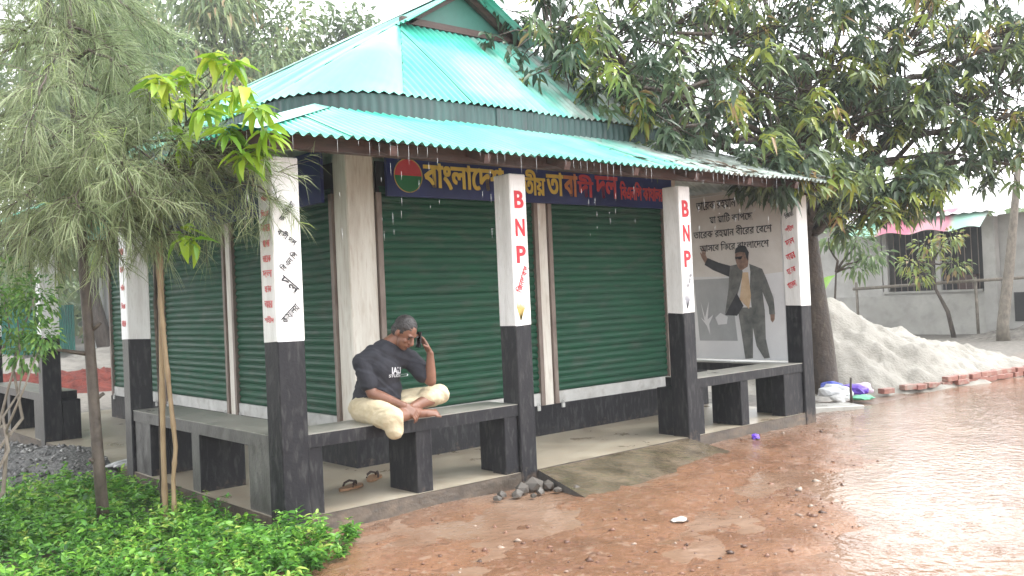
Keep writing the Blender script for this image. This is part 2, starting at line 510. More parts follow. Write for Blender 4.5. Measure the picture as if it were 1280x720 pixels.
def watermat():
    m, t, p = newmat('murky_rain_water')
    g = N(t, 'NewGeometry')
    n1 = N(t, 'TexNoise', Scale=1.6, Detail=5); t.links.new(g.outputs['Position'], n1.inputs['Vector'])
    r = ramp(t, [(0.3, (0.185, 0.10, 0.058)), (0.7, (0.30, 0.20, 0.14))]); t.links.new(n1.outputs['Fac'], r.inputs[0])
    t.links.new(r.outputs[0], p.inputs['Base Color'])
    p.inputs['Roughness'].default_value = 0.06
    p.inputs['IOR'].default_value = 1.33
    p.inputs['Specular IOR Level'].default_value = 0.7
    # rings of raindrops and a little chop
    v = N(t, 'TexVoronoi', Scale=5.5, feature='F1'); t.links.new(g.outputs['Position'], v.inputs['Vector'])
    mu = N(t, 'Math', operation='MULTIPLY'); mu.inputs[1].default_value = 42; t.links.new(v.outputs['Distance'], mu.inputs[0])
    si = N(t, 'Math', operation='SINE'); t.links.new(mu.outputs[0], si.inputs[0])
    de = N(t, 'MapRange'); de.inputs['From Min'].default_value = 0.0; de.inputs['From Max'].default_value = 0.55
    de.inputs['To Min'].default_value = 1; de.inputs['To Max'].default_value = 0; t.links.new(v.outputs['Distance'], de.inputs['Value'])
    pr = N(t, 'Math', operation='MULTIPLY'); t.links.new(si.outputs[0], pr.inputs[0]); t.links.new(de.outputs[0], pr.inputs[1])
    n2 = N(t, 'TexNoise', Scale=13, Detail=4); t.links.new(g.outputs['Position'], n2.inputs['Vector'])
    ad = N(t, 'Math', operation='MULTIPLY_ADD'); ad.inputs[1].default_value = 0.09
    t.links.new(pr.outputs[0], ad.inputs[0]); t.links.new(n2.outputs['Fac'], ad.inputs[2])
    b = N(t, 'Bump', Strength=0.38, Distance=0.02); t.links.new(ad.outputs[0], b.inputs['Height'])
    t.links.new(b.outputs[0], p.inputs['Normal'])
    return m
MT['mud'] = mudmat()
MT['water'] = watermat()
ax = axis(-3.4, 11.5, 0.055, 240); ay = axis(-5.6, 1.6, 0.055, 240)
GX, GY = np.meshgrid(ax, ay)
structure(link('ground', grid_mesh('ground', GX, GY, ground_h(GX, GY), MT['mud'])))
wx = np.arange(0.2, 15.01, 0.2); wy = np.arange(-9, 0.3, 0.2)
WX, WY = np.meshgrid(wx, wy)
structure(link('puddle_water', grid_mesh('puddle_water', WX, WY, np.full_like(WX, -0.012), MT['water'])))

# ------------------------------------------------------------------ the pavilion
W_, D_ = 6.74, 9.30
PAV = thing('pavilion', 'square roadside pavilion with teal tin roof, white and black pillars and green roller shutters', 'pavilion', (3.37, 4.65, 0))
pl = MB()
pl.box((-0.02, -0.02, -0.12), (W_ + 0.02, D_, 0.116), 0)
pl.add([(-0.02, -0.02, 0.12), (W_ + 0.02, -0.02, 0.12), (W_ + 0.02, D_, 0.12), (-0.02, D_, 0.12)], [(0, 1, 2, 3)], 1)
MT['plinthside'] = mat('muddy_plinth', [(0.3, (0.05, 0.04, 0.032)), (0.55, (0.11, 0.088, 0.068)), (0.75, (0.19, 0.14, 0.10))], scale=3.5, stretch=(1, 1, 2), rough=(0.3, 0.6), bump=0.6, bscale=30, bdist=0.01, fine=(9, 0.5, (0.05, 0.048, 0.045)))
pl.build('plinth', [MT['plinthside'], MT['floor']], PAV)

PW = 0.18
def grey_outside(o):
    """the side towards the plants was never painted black"""
    for p in o.data.polygons:
        if p.normal.x < -0.9 and p.material_index == 0: p.material_index = 2
PILLARS = {}
def pillar(key, x0, y0, ztop=2.66, zb=1.38):
    ox0 = x0 - (0.03 if x0 < 0.05 else 0); ox1 = x0 + PW + (0.03 if x0 > W_ - 0.3 else 0)
    oy0 = y0 - (0.03 if y0 < 0.05 else 0); oy1 = y0 + PW
    b = MB().box((ox0, oy0, -0.12), (ox1, oy1, zb), 0, ch=0.008)
    b.box((ox0 - 0.002, oy0 - 0.002, zb - 0.006), (ox1 + 0.002, oy1 + 0.002, ztop), 1, ch=0.008)
    for k in range(24, 32): b.v[k] = (b.v[k][0], b.v[k][1], b.v[k][2] + random.uniform(-0.014, 0.006))   # brush line
    o = b.build('pillar', [MT['black'], MT['white'], MT['greyplaster']], PAV)
    if x0 < 0.05 and y0 > 1: grey_outside(o)
    PILLARS[key] = (o, ox0 - 0.002, oy0 - 0.002, ox1 + 0.002, oy1 + 0.002)
for key, x0, y0 in [('A', 0, 0), ('B', 2.16, 0), ('C', 4.41, 0), ('D', W_ - PW, 0), ('E', 0, 3.02), ('F', 0, 6.1), ('G', 0, D_ - PW - 0.02),
                    ('H', W_ - PW, 3.02), ('I', W_ - PW, 6.1), ('J', W_ - PW, D_ - PW - 0.02), ('K', 1.92, D_ - PW - 0.02), ('L', 4.42, D_ - PW - 0.02)]:
    pillar(key, x0, y0, zb=0.6 if key in 'KL' else 1.38)

def bench(slabs, legs):
    b = MB()
    for (x0, y0, x1, y1) in slabs:
        b.box((x0, y0, 0.60), (x1, y1, 0.694), 0)
        b.add([(x0, y0, 0.70), (x1, y0, 0.70), (x1, y1, 0.70), (x0, y1, 0.70), (x0, y0, 0.694), (x1, y0, 0.694), (x1, y1, 0.694), (x0, y1, 0.694)],
              [(0, 1, 2, 3), (4, 5, 1, 0), (5, 6, 2, 1), (6, 7, 3, 2), (7, 4, 0, 3)], 1)
    o = b.build('bench', [MT['black'], MT['seat'], MT['greyplaster']], PAV)
    left = slabs[0][0] < 0 and slabs[0][1] > 0.1
    if left: grey_outside(o)
    for (x0, y0, x1, y1) in legs:
        MB().box((x0, y0, 0.118), (x1, y1, 0.602), 0, ch=0.006).build('bench_leg', [MT['black'], MT['black'], MT['greyplaster']], o)
        if left: grey_outside(o.children[-1])
f0 = -0.012
bench([(0.182, f0, 0.402, 0.18), (0.402, f0, 2.158, 0.40)], [(0.184, 0, 0.30, 0.178), (1.11, 0, 1.26, 0.39), (2.01, 0, 2.156, 0.178), (2.05, 0.184, 2.33, 0.39)])
bench([(4.592, f0, 6.34, 0.40), (6.34, f0, 6.558, 0.18)], [(4.592, 0, 4.71, 0.178), (4.43, 0.184, 4.70, 0.39), (5.35, 0, 5.49, 0.39), (6.18, 0, 6.556, 0.178)])
bench([(f0, 0.182, 0.40, 3.018)], [(0, 0.184, 0.39, 0.58), (0, 1.49, 0.39, 1.66), (0, 2.62, 0.178, 3.016), (0.184, 2.62, 0.39, 3.19)])
bench([(f0, 6.282, 0.40, 9.08)], [(0, 6.284, 0.178, 6.67), (0.184, 6.11, 0.39, 6.66), (0, 7.9, 0.39, 8.06), (0, 8.8, 0.39, 9.07)])
bench([(6.34, 0.182, W_ - f0, 3.018)], [(6.35, 0.184, W_, 0.5), (6.35, 1.49, W_, 1.66), (6.35, 2.62, W_, 3.016)])
bench([(6.34, 6.282, W_ - f0, 9.08)], [(6.35, 6.284, W_, 6.66), (6.35, 7.9, W_, 8.06), (6.35, 8.8, W_, 9.07)])

# ramp at the opening between the two front benches
MT['ramp'] = mat('mossy_wet_cement', [(0.3, (0.06, 0.047, 0.03)), (0.5, (0.125, 0.098, 0.066)), (0.75, (0.22, 0.175, 0.125))], scale=3.2, rough=(0.04, 0.24), bump=0.8, bscale=20, bdist=0.014,
                 fine=(5, 0.3, (0.085, 0.09, 0.035)))
nx, ny = 26, 14
V, F = [], []
for j in range(ny + 1):
    for i in range(nx + 1):
        u, v = i / nx, j / ny
        x = (2.345 + (2.16 - 2.345) * v) * (1 - u) + (4.40 + 0.15 * v) * u
        y = -0.024 - v * (0.90 * (1 - u) + 0.62 * u)
        z = 0.112 * (1 - v) ** 0.9 - 0.045 * v + 0.012 * (float(fbm(x * 3, y * 3, 2)) - 0.5)
        y -= v ** 2 * 0.16 * (float(fbm(x * 2.5, 3.1, 6)) - 0.5)
        V.append((x, y, z))
for j in range(ny):
    for i in range(nx):
        a = j * (nx + 1) + i
        F.append((a, a + nx + 1, a + nx + 2, a + 1))
n0 = len(V)
edge = [j * (nx + 1) for j in range(ny + 1)]
for e in edge: V.append((V[e][0], V[e][1], -0.12))
for k in range(ny): F.append((edge[k], n0 + k, n0 + k + 1, edge[k + 1]))
rb = MB(); rb.add(V, F[:nx * ny], 0); rb2 = MB()
rb.f += [tuple(f) for f in F[nx * ny:]]; rb.m += [1] * ny
rb.build('ramp', [MT['ramp'], MT['greyplaster']], PAV, smooth=False)

# room: walls, columns, base band
RX0, RX1, RY0, RY1 = 1.40, 6.10, 1.36, 8.2
MB().box((RX0 + 0.12, RY0 + 0.12, 0.12), (RX1 - 0.02, RY1, 3.5)).build('room_wall', MT['column'], PAV)
MB().box((RX0 - 0.01, RY0 - 0.01, 0.12), (RX1, RY1 - 0.02, 0.435)).build('base_band', MT['black'], PAV)
for (x0, y0, x1, y1) in [(RX0, RY0, 1.70, 1.60), (5.86, RY0, RX1, 1.60)]:
    MB().box((x0, y0, 0.436), (x1, y1, 3.45), ch=0.012).build('corner_column', MT['column'], PAV)
MB().box((3.735, RY0, 0.436), (3.875, RY0 + 0.10, 3.2), ch=0.006).build('door_post', MT['column'], PAV)
MB().box((RX0, 3.88, 0.436), (RX0 + 0.10, 4.04, 3.2), ch=0.006).build('door_post', MT['column'], PAV)

PITCH_S = 0.0735
def slat_mesh(L, along):
    prof = [(0.0, 0.0), (0.013, 0.014), (0.018, 0.036), (0.012, 0.058), (0.001, PITCH_S - 0.004), (0.0, PITCH_S + 0.003)]
    b = MB(); V = []; F = []
    for (d, z) in prof:
        for s in (0, L):
            V.append((s, -d, z) if along == 'x' else (-d, s, z))
    for k in range(len(prof) - 1):
        q = (2 * k, 2 * k + 1, 2 * k + 3, 2 * k + 2)
        F.append(q if along == 'x' else q[::-1])
    b.add(V, F)
    return b.mesh('slat', MT['shutter'])
def shutter(along, a0, a1, plane, z0=0.44, z1=2.64):
    L = a1 - a0
    b = MB()
    if along == 'x':
        b.box((a0 - 0.02, plane + 0.03, z0), (a1 + 0.02, plane + 0.05, z1 + 0.3))
    else:
        b.box((plane + 0.03, a0 - 0.02, z0), (plane + 0.05, a1 + 0.02, z1 + 0.3))
    root = b.build('shutter', MT['dark'], PAV)
    sm = slat_mesh(L, along)
    n = int((z1 - z0 - 0.13) / PITCH_S) + 1
    for k in range(n):
        loc = (a0, plane + 0.025, z0 + 0.13 + k * PITCH_S) if along == 'x' else (plane + 0.025, a0, z0 + 0.13 + k * PITCH_S)
        link('slat', sm, root, (loc[0] + random.uniform(-.0015, .0015), loc[1] + random.uniform(-.0025, .0025) * (along == 'x'), loc[2] + random.uniform(-.0015, .0015)),
             Euler((0, random.uniform(-.0012, .0012), 0)) if along == 'x' else Euler((random.uniform(-.0012, .0012), 0, 0)))
    def pc(name, s0, s1, d0, d1, za, zb, mt, ch=0):
        if along == 'x': return MB().box((s0, plane - d1, za), (s1, plane - d0, zb), ch=ch).build(name, mt, root)
        return MB().box((plane - d1, s0, za), (plane - d0, s1, zb), ch=ch).build(name, mt, root)
    pc('bottom_bar', a0 + 0.002, a1 - 0.002, -0.026, 0.004, z0, z0 + 0.128, MT['galv'])
    pc('guide_rail', a0 - 0.055, a0 - 0.001, -0.03, 0.022, z0, z1, MT['rail'])
    pc('guide_rail', a1 + 0.001, a1 + 0.055, -0.03, 0.022, z0, z1, MT['rail'])
    for s in (a0 + 0.05, a1 - 0.05):       # padlocks
        body = MB()
        if along == 'x':
            body.box((s - 0.022, plane - 0.034, z0 - 0.05), (s + 0.022, plane - 0.012, z0 + 0.0), ch=0.004)
            arc = [(s + 0.015 * math.cos(t), plane - 0.022, z0 + 0.004 + 0.028 * math.sin(t)) for t in np.linspace(0, math.pi, 7)]
        else:
            body.box((plane - 0.034, s - 0.022, z0 - 0.05), (plane - 0.012, s + 0.022, z0 + 0.0), ch=0.004)
            arc = [(plane - 0.022, s + 0.015 * math.cos(t), z0 + 0.004 + 0.028 * math.sin(t)) for t in np.linspace(0, math.pi, 7)]
        body.tube(arc, 0.005, 6)
        body.build('padlock', MT['galv'], root)
shutter('x', 1.76, 3.675, RY0 - 0.0)
shutter('x', 3.935, 5.80, RY0 - 0.0)
shutter('y', 1.66, 3.82, RX0 - 0.0)
shutter('y', 4.10, 5.95, RX0 - 0.0)
shutter('y', 6.25, 8.05, RX0 - 0.0)

# roofs -------------------------------------------------------------
def corr(name, mt, P, s0, s1, trange, nrow=5, amp=0.015, wl=0.083, sheet=0.83, flip=False, sag=0.012):
    """corrugated sheets; P(s, t) -> (point, normal); trange(s) -> (t0, t1)"""
    n = max(1, int(round((s1 - s0) / sheet)))
    for k in range(n):
        a = s0 + (s1 - s0) * k / n - (0.03 if k else 0); b = s0 + (s1 - s0) * (k + 1) / n
        ns = max(4, int((b - a) / wl * 6))
        V, F = [], []
        for i in range(ns + 1):
            s = a + (b - a) * i / ns
            t0, t1 = trange(s)
            for j in range(nrow + 1):
                t = t0 + (t1 - t0) * j / nrow
                p, nm = P(s, t)
                w_ = amp * math.cos(2 * math.pi * s / wl) + 0.007 * (k % 2) + sag * (float(vnoise(s * 1.1 + 5, t * 2.3, k)) - 0.5)
                V.append(Vector(p) + Vector(nm) * w_)
        for i in range(ns):
            for j in range(nrow):
                q = i * (nrow + 1) + j
                f = (q, q + nrow + 1, q + nrow + 2, q + 1)
                F.append(f[::-1] if flip else f)
        MB().add(V, F).build(name, mt, PAV, smooth=True)

EZ, OV, IZ, IN = 2.745, 0.45, 3.24, 0.80
def canopy_side(O, U, Vd, L):
    O, U, Vd = Vector(O), Vector(U), Vector(Vd)
    slope = Vector((Vd.x * (IN + OV), Vd.y * (IN + OV), IZ - EZ))
    nm = U.cross(slope).normalized()
    if nm.z < 0: nm = -nm
    corr('canopy_sheet', MT['canopy'], lambda s, t: (O + U * s + slope * t, nm), 0, L, lambda s: (-0.0, max(0.001, min(1, s / (IN + OV), (L - s) / (IN + OV)))), nrow=4)
canopy_side((-OV, -OV, EZ), (1, 0, 0), (0, 1, 0), W_ + 2 * OV)
canopy_side((-OV, D_ + OV, EZ), (0, -1, 0), (1, 0, 0), D_ + 2 * OV)
canopy_side((W_ + OV, -OV, EZ), (0, 1, 0), (-1, 0, 0), D_ + 2 * OV)
canopy_side((W_ + OV, D_ + OV, EZ), (-1, 0, 0), (0, -1, 0), W_ + 2 * OV)
for (cx, cy, dx, dy) in [(-OV, -OV, 1, 1), (W_ + OV, -OV, -1, 1), (-OV, D_ + OV, 1, -1), (W_ + OV, D_ + OV, -1, -1)]:
    a = Vector((cx, cy, EZ + 0.012)); b = Vector((cx + dx * (IN + OV), cy + dy * (IN + OV), IZ + 0.012))
    sd_ = Vector((dy * 1.0, -dx * 1.0, 0)).normalized() * 0.13
    MB().add([a + sd_ - Vector((0, 0, .02)), a + Vector((0, 0, .016)), a - sd_ - Vector((0, 0, .02)), b + sd_ - Vector((0, 0, .02)), b + Vector((0, 0, .016)), b - sd_ - Vector((0, 0, .02))],
             [(0, 3, 4, 1), (1, 4, 5, 2)]).build('hip_cap', MT['canopy'], PAV)
# eave beams and rafters
def beam(lo, hi, name='beam'): MB().box(lo, hi).build(name, MT['wood'], PAV)
for y0 in (-0.17, D_ - 0.02):
    beam((-0.33, y0, 2.70), (W_ + 0.33, y0 + 0.09, 2.80))
beam((-0.17, -0.06, 2.668), (-0.08, D_ + 0.1, 2.79)); beam((W_ + 0.08, -0.06, 2.668), (W_ + 0.17, D_ + 0.1, 2.79))
for i in range(7):
    x = 0.75 + i * 0.873
    MB().box((0, -0.03, -0.035), (1.15, 0.03, 0.035), M=Matrix.Translation((x, -0.40, 2.695)) @ Matrix.Rotation(math.pi / 2, 4, 'Z') @ Matrix.Rotation(-math.atan(0.376), 4, 'Y')).build('rafter', MT['wood'], PAV)
for i in range(10):
    y = 0.75 + i * 0.866
    MB().box((0, -0.03, -0.035), (1.15, 0.03, 0.035), M=Matrix.Translation((-0.40, y, 2.695)) @ Matrix.Rotation(-math.atan(0.376), 4, 'Y')).build('rafter', MT['wood'], PAV)

# upper roof: hips with rounded corners below a gablet; ridge runs front to back
UX0, UY0, UZ, RAD = 0.75, 0.75, 3.43, 0.9
UX1, UY1 = W_ - UX0, D_ - UY0
GXL, GY_, GZ, RZ, XM = 2.55, 2.05, 4.54, 5.05, W_ / 2
RAR = 0.35                                              # tighter corners on the mango side
def front_roof(mapf, flip):
    def P(s, t):
        a = mapf((s, UY0, UZ)); b = mapf((s, GY_, GZ))
        p = Vector(a).lerp(Vector(b), t)
        n = Vector((0, -(GZ - UZ), GY_ - UY0)).normalized(); n2 = Vector(mapf((0, n.y, 0))) - Vector(mapf((0, 0, 0)))
        return p, Vector((0, n2.y, n.z))
    def tr(s):
        e = min((s - (UX0 + RAD)) / (GXL - UX0 - RAD), ((W_ - UX0 - RAR) - s) / (GXL - UX0 - RAR), 1)
        return (0, max(0.001, e))
    corr('upper_roof_sheet', MT['roof'], P, UX0 + RAD, W_ - UX0 - RAR, tr, nrow=5, flip=flip)
idm = lambda p: p
mry = lambda p: (p[0], D_ - p[1], p[2])
front_roof(idm, False); front_roof(mry, True)
def side_roof(mx, flip):
    TH = (GXL - UX0) / (XM - UX0); RC = RAR if mx else RAD
    def P(s, t):
        p = (UX0 + (XM - UX0) * t, s, UZ + (RZ - UZ) * t)
        n = Vector((-(RZ - UZ), 0, XM - UX0)).normalized()
        if mx: p = (W_ - p[0], p[1], p[2]); n.x = -n.x
        return Vector(p), n
    def tr(s):
        d = min(s - (UY0 + RC), (D_ - UY0 - RC) - s)
        return (0, max(0.001, min(1, TH * d / (GY_ - UY0 - RC))) if d < GY_ - UY0 - RC - 1e-6 else 1)
    corr('upper_roof_sheet', MT['roof'], P, UY0 + RC, GY_, tr, nrow=8, flip=flip)
    corr('upper_roof_sheet', MT['roof'], P, GY_, D_ - GY_, lambda s: (0, 1), nrow=8, flip=flip)
    corr('upper_roof_sheet', MT['roof'], P, D_ - GY_, D_ - UY0 - RC, tr, nrow=8, flip=flip)
    for (a, b) in ((GY_ - 0.28, GY_ + 0.01), (D_ - GY_ - 0.01, D_ - GY_ + 0.28)):
        corr('gablet_overhang_sheet', MT['roof'], P, a, b, lambda s: (TH - 0.035, 1), nrow=4, flip=flip)
side_roof(False, True); side_roof(True, False)
def fan(mx, my):
    RC = RAR if mx else RAD
    c = Vector((UX0 + RC, UY0 + RC, UZ)); ap = Vector((GXL, GY_, GZ))
    V, F = [], []; n = 30; m = 6
    for i in range(n + 1):
        th = math.pi + math.pi / 2 * i / n
        e = c + Vector((math.cos(th), math.sin(th), 0)) * RC
        for j in range(m + 1):
            p = e.lerp(ap, j / m)
            p.z += 0.012 * math.cos(i * math.pi) * (1 - j / m) ** 1.5 + 0.05 * math.sin(math.pi * j / m) * math.sin(math.pi * i / n)
            if mx: p.x = W_ - p.x
            if my: p.y = D_ - p.y
            V.append(p)
    for i in range(n):
        for j in range(m):
            q = i * (m + 1) + j
            f = (q, q + m + 1, q + m + 2, q + 1)
            F.append(f if mx == my else f[::-1])
    MB().add(V, F).build('hip_corner_sheet', MT['roof'], PAV, smooth=True)
for a in (0, 1):
    for b in (0, 1): fan(a, b)
# fascia panels round the eave
path = []
ins = 0.03
def arc(cx, cy, a0, a1, RAD, n=8):
    return [(cx + (RAD - ins) * math.cos(math.radians(a0 + (a1 - a0) * i / n)), cy + (RAD - ins) * math.sin(math.radians(a0 + (a1 - a0) * i / n))) for i in range(n + 1)]
path += arc(UX0 + RAD, UY0 + RAD, 180, 270, RAD) + arc(UX1 - RAR, UY0 + RAR, 270, 360, RAR) + arc(UX1 - RAR, UY1 - RAR, 0, 90, RAR) + arc(UX0 + RAD, UY1 - RAD, 90, 180, RAD)
path.append(path[0])
cum = [0]
for i in range(1, len(path)): cum.append(cum[-1] + math.dist(path[i], path[i - 1]))
def onpath(s):
    s = s % cum[-1]
    for i in range(1, len(path)):
        if s <= cum[i]:
            u = (s - cum[i - 1]) / max(1e-9, cum[i] - cum[i - 1])
            a, b = Vector((*path[i - 1], 0)), Vector((*path[i], 0))
            return a.lerp(b, u), Vector((b.y - a.y, -(b.x - a.x), 0)).normalized()
corr('fascia_panel', MT['fascia'], lambda s, t: (onpath(s)[0] + Vector((0, 0, 3.17 + 0.252 * t)), onpath(s)[1]), 0, cum[-1] - 0.001, lambda s: (0, 1), nrow=1, amp=0.006, sag=0.02)
# gables
MT['gable'] = mat('gable_tin', [(0.3, (0.04, 0.17, 0.14)), (0.7, (0.08, 0.27, 0.22))], scale=3, rough=(0.4, 0.6))
for y, sgn in ((GY_ + 0.015, 1), (D_ - GY_ - 0.015, -1)):
    MB().add([(GXL, y, GZ - 0.02), (W_ - GXL, y, GZ - 0.02), (XM, y, RZ - 0.03)], [(0, 1, 2) if sgn > 0 else (0, 2, 1)]).build('gable_panel', MT['gable'], PAV)
    yy = y - sgn * 0.05
    for (a, b) in (((GXL - 0.02, GZ + 0.02), (W_ - GXL + 0.02, GZ + 0.02)), ((GXL + 0.04, GZ), (XM, RZ - 0.05)), ((W_ - GXL - 0.04, GZ), (XM, RZ - 0.05))):
        va, vb = Vector((a[0], yy, a[1])), Vector((b[0], yy, b[1]))
        d = (vb - va); L = d.length; ang = math.atan2(d.z, d.x)
        MB().box((0, -0.03, -0.035), (L, 0.03, 0.035), M=Matrix.Translation(va) @ Matrix.Rotation(-ang, 4, 'Y')).build('gable_trim', MT['wood'], PAV)
rc = MB()
V = []
for y in np.linspace(GY_ - 0.29, D_ - GY_ + 0.29, 9):
    V += [(XM - 0.2, y, RZ - 0.09), (XM - 0.03, y, RZ + 0.025), (XM + 0.03, y, RZ + 0.025), (XM + 0.2, y, RZ - 0.09)]
F = [(4 * i + k, 4 * i + k + 1, 4 * i + 5 + k, 4 * i + 4 + k) for i in range(8) for k in range(3)]
rc.add(V, F).build('ridge_cap', MT['roof'], PAV)

# painted writing on the pillars -----------------------------------
X, Z_, Y_ = (1, 0, 0), (0, 0, 1), (0, -1, 0)
def on_front(key, z, dx=0.0):
    o, x0, y0, x1, y1 = PILLARS[key]
    return o, ((x0 + x1) / 2 + dx, y0 - 0.0025, z)
def on_left(key, z, dy=0.0):
    o, x0, y0, x1, y1 = PILLARS[key]
    return o, (x0 - 0.0025, (y0 + y1) / 2 + dy, z)
for key, zs, hh in (('B', (2.44, 2.20, 1.97), 0.15), ('C', (2.43, 2.18, 1.92), 0.17)):
    for c, z in zip('BNP', zs):
        o, p = on_front(key, z, 0.005)
        letter(c, 'lettering', MT['red'], o, p, X, Z_, width=0.105, height=hh)
o, p = on_front('B', 1.76); letter('pil0', 'lettering', MT['red'], o, p, X, Z_, width=0.24, height=0.075, rot=1.15)
o, p = on_front('C', 1.70, 0.02); letter('pil1', 'lettering', MT['inkgrey'], o, p, X, Z_, width=0.15, height=0.05, rot=1.1)
def sheaf(key, zc, mt, s):     # painted ear of rice
    o, p = on_front(key, zc)
    b = MB()
    for k in range(7):
        a = 1.57 + 0.11 * (k - 3)
        c0 = Vector((p[0] - 0.03, p[1], zc - s * 0.5)); c1 = c0 + Vector((math.cos(a) * s * (0.7 + 0.06 * k) + 0.03, 0, math.sin(a) * s * (0.75 + 0.05 * k)))
        n = (c1 - c0).cross(Vector((0, 1, 0))).normalized() * 0.006
        mid = c0.lerp(c1, 0.6) + n * 2
        b.add([c0 - n * .5, c0 + n * .5, mid + n, c1, mid - n], [(0, 1, 2, 3, 4)])
    b.build('painted_sheaf', mt, o)
sheaf('B', 1.50, MT['ochre'], 0.19); sheaf('C', 1.50, MT['inkgrey'], 0.17)
for i, (k, z, r) in enumerate([(2, 2.28, 0.9), (3, 2.10, -0.6), (1, 1.93, 0.8), (11, 1.76, -0.7), (4, 1.56, 0.75)]):
    o, p = on_front('A', z, 0.0); letter('pil%d' % k, 'lettering', MT['ink'], o, p, X, Z_, width=0.16, height=0.055, rot=r)
for i in range(9):
    o, p = on_left('A', 2.38 - i * 0.107); letter('pil%d' % [5, 6, 7, 9, 10, 11, 8, 7, 5][i], 'lettering', MT['redpale'], o, p, Y_, Z_, width=0.10 + 0.02 * (i % 3), height=0.05)
for i in range(6):
    o, p = on_left('D', 2.44 - i * 0.165); letter('pil%d' % [6, 5, 11, 7, 8, 9][i], 'lettering', MT['red'] if i else MT['ink'], o, p, Y_, Z_, width=0.12, height=0.075, rot=0.35)
for i in range(5):
    o, p = on_left('E', 2.2 - i * 0.17); letter('pil%d' % [7, 8, 5, 6, 10][i], 'lettering', MT['redpale'], o, p, Y_, Z_, width=0.11, height=0.06)

# ------------------------------------------------------------------ signboards
SG = MB().box((1.78, 1.265, 2.60), (5.90, 1.30, 3.07)).build('signboard', MT['navy'])
tag(SG, 'long navy signboard with gold and red Bengali lettering above the front shutters', 'signboard')
yf = 1.2625
em = MB(); em2 = MB(); em3 = MB()
cx, cz, R = 2.02, 2.80, 0.155
cir = [(cx + R * math.cos(t), yf, cz + R * math.sin(t)) for t in np.linspace(0, math.pi, 20)]
MB().add(cir, [tuple(range(20))]).build('emblem_red_half', MT['signred'], SG)
cir = [(cx + R * math.cos(t), yf, cz + R * math.sin(t)) for t in np.linspace(math.pi, 2 * math.pi, 20)]
MB().add(cir, [tuple(range(20))]).build('emblem_green_half', MT['egreen'], SG)
em3.tube([(cx + (R + .004) * math.cos(t), yf - .002, cz + (R + .004) * math.sin(t)) for t in np.linspace(0, 2 * math.pi, 33)], 0.005, 5, cap=False)
em3.build('emblem_rim', MT['ochre'], SG)
for (key, c, xc, wd) in [('sign0', 'gold', 2.70, 1.00), ('sign1', 'gold', 3.52, 0.52), ('sign2', 'gold', 3.93, 0.24), ('sign3', 'signorange', 4.17, 0.20), ('sign4', 'signred', 4.40, 0.24), ('sign5', 'signred', 4.74, 0.36)]:
    letter(key, 'lettering', MT[c], SG, (xc, yf - 0.003, 2.81), X, Z_, width=wd, height=0.245 if key != 'sign1' else 0.265, bold=0.007)
letter('signsmall', 'lettering', MT['signred'], SG, (5.36, yf - 0.003, 2.79), X, Z_, width=0.78, height=0.21, bold=0.005)
s2 = MB().box((1.29, 1.63, 2.56), (1.325, 6.1, 3.05)).build('signboard', MT['navy'])
tag(s2, 'plain navy board above the side shutters behind the pillar with black script', 'signboard')

# ------------------------------------------------------------------ poster between the right-hand pillars
PO = thing('poster', 'tall poster of a suited man waving, hung inside the end bench', 'poster', (6.55, 0.9, 0.72))
def pp(u, v, d): return (6.575 - d, 1.56 - u, v)
def ppoly(name, pts, mt, d, parent=PO):
    pts = list(pts)
    a = sum(pts[i][0] * pts[(i + 1) % len(pts)][1] - pts[(i + 1) % len(pts)][0] * pts[i][1] for i in range(len(pts)))
    if a < 0: pts = pts[::-1]
    return MB().add([pp(u, v, d) for u, v in pts], [tuple(range(len(pts)))]).build(name, mt, parent)
MT['sheet'] = mat('poster_vinyl', [(0.3, (0.60, 0.60, 0.62)), (0.7, (0.74, 0.74, 0.75))], scale=1.5, rough=(0.25, 0.45))
MT['sheettan'] = mat('poster_vinyl_tan', [(0.3, (0.54, 0.50, 0.46)), (0.6, (0.68, 0.65, 0.62)), (0.8, (0.74, 0.72, 0.70))], scale=1.6, rough=(0.25, 0.45))
MT['sheetgrey'] = mat('poster_vinyl_grey', [(0.3, (0.30, 0.31, 0.32)), (0.7, (0.42, 0.43, 0.44))], scale=2, rough=(0.25, 0.45))
MT['suit'] = mat('printed_suit', [(0.3, (0.07, 0.075, 0.075)), (0.7, (0.20, 0.20, 0.19))], scale=9, rough=(0.3, 0.45))
MT['suitdark'] = mat('printed_suit_dark', [(0.3, (0.018, 0.02, 0.028)), (0.7, (0.05, 0.05, 0.06))], scale=9, rough=(0.3, 0.45))
MT['pskin'] = mat('printed_skin', [(0.35, (0.17, 0.10, 0.075)), (0.65, (0.33, 0.21, 0.16))], scale=16, rough=(0.3, 0.45))
MT['tie'] = mat('printed_tie', [(0.3, (0.50, 0.35, 0.22)), (0.7, (0.66, 0.50, 0.34))], scale=8, rough=(0.3, 0.45))
V, F = [], []
for j in range(25):
    for i in range(13):
        u, v = 0.03 + 1.34 * i / 12, 0.72 + 2.06 * j / 24
        V.append((6.575 + 0.0, 1.56 - u, v))
for j in range(24):
    for i in range(12):
        a = j * 13 + i; F.append((a, a + 1, a + 14, a + 13))
b = MB().add(V, F); b.box((6.578, 1.56 - 1.37, 0.72), (6.59, 1.56 - 0.03, 2.78))
b.build('vinyl_sheet', MT['sheet'], PO)
for (a, c) in (((0.0, 0.70), (0.0, 2.80)), ((1.40, 0.70), (1.40, 2.80))):
    MB().box((6.57, 1.56 - a[0] - 0.015, 0.70), (6.60, 1.56 - a[0] + 0.015, 2.80)).build('frame', MT['galv'], PO)
MB().box((6.57, 0.145, 2.781), (6.60, 1.575, 2.81)).build('frame', MT['galv'], PO)
ppoly('printed_panel', [(0.035, 2.775), (1.36, 2.775), (1.36, 1.77), (0.85, 1.74), (0.035, 1.77)], MT['sheettan'], 0.002)
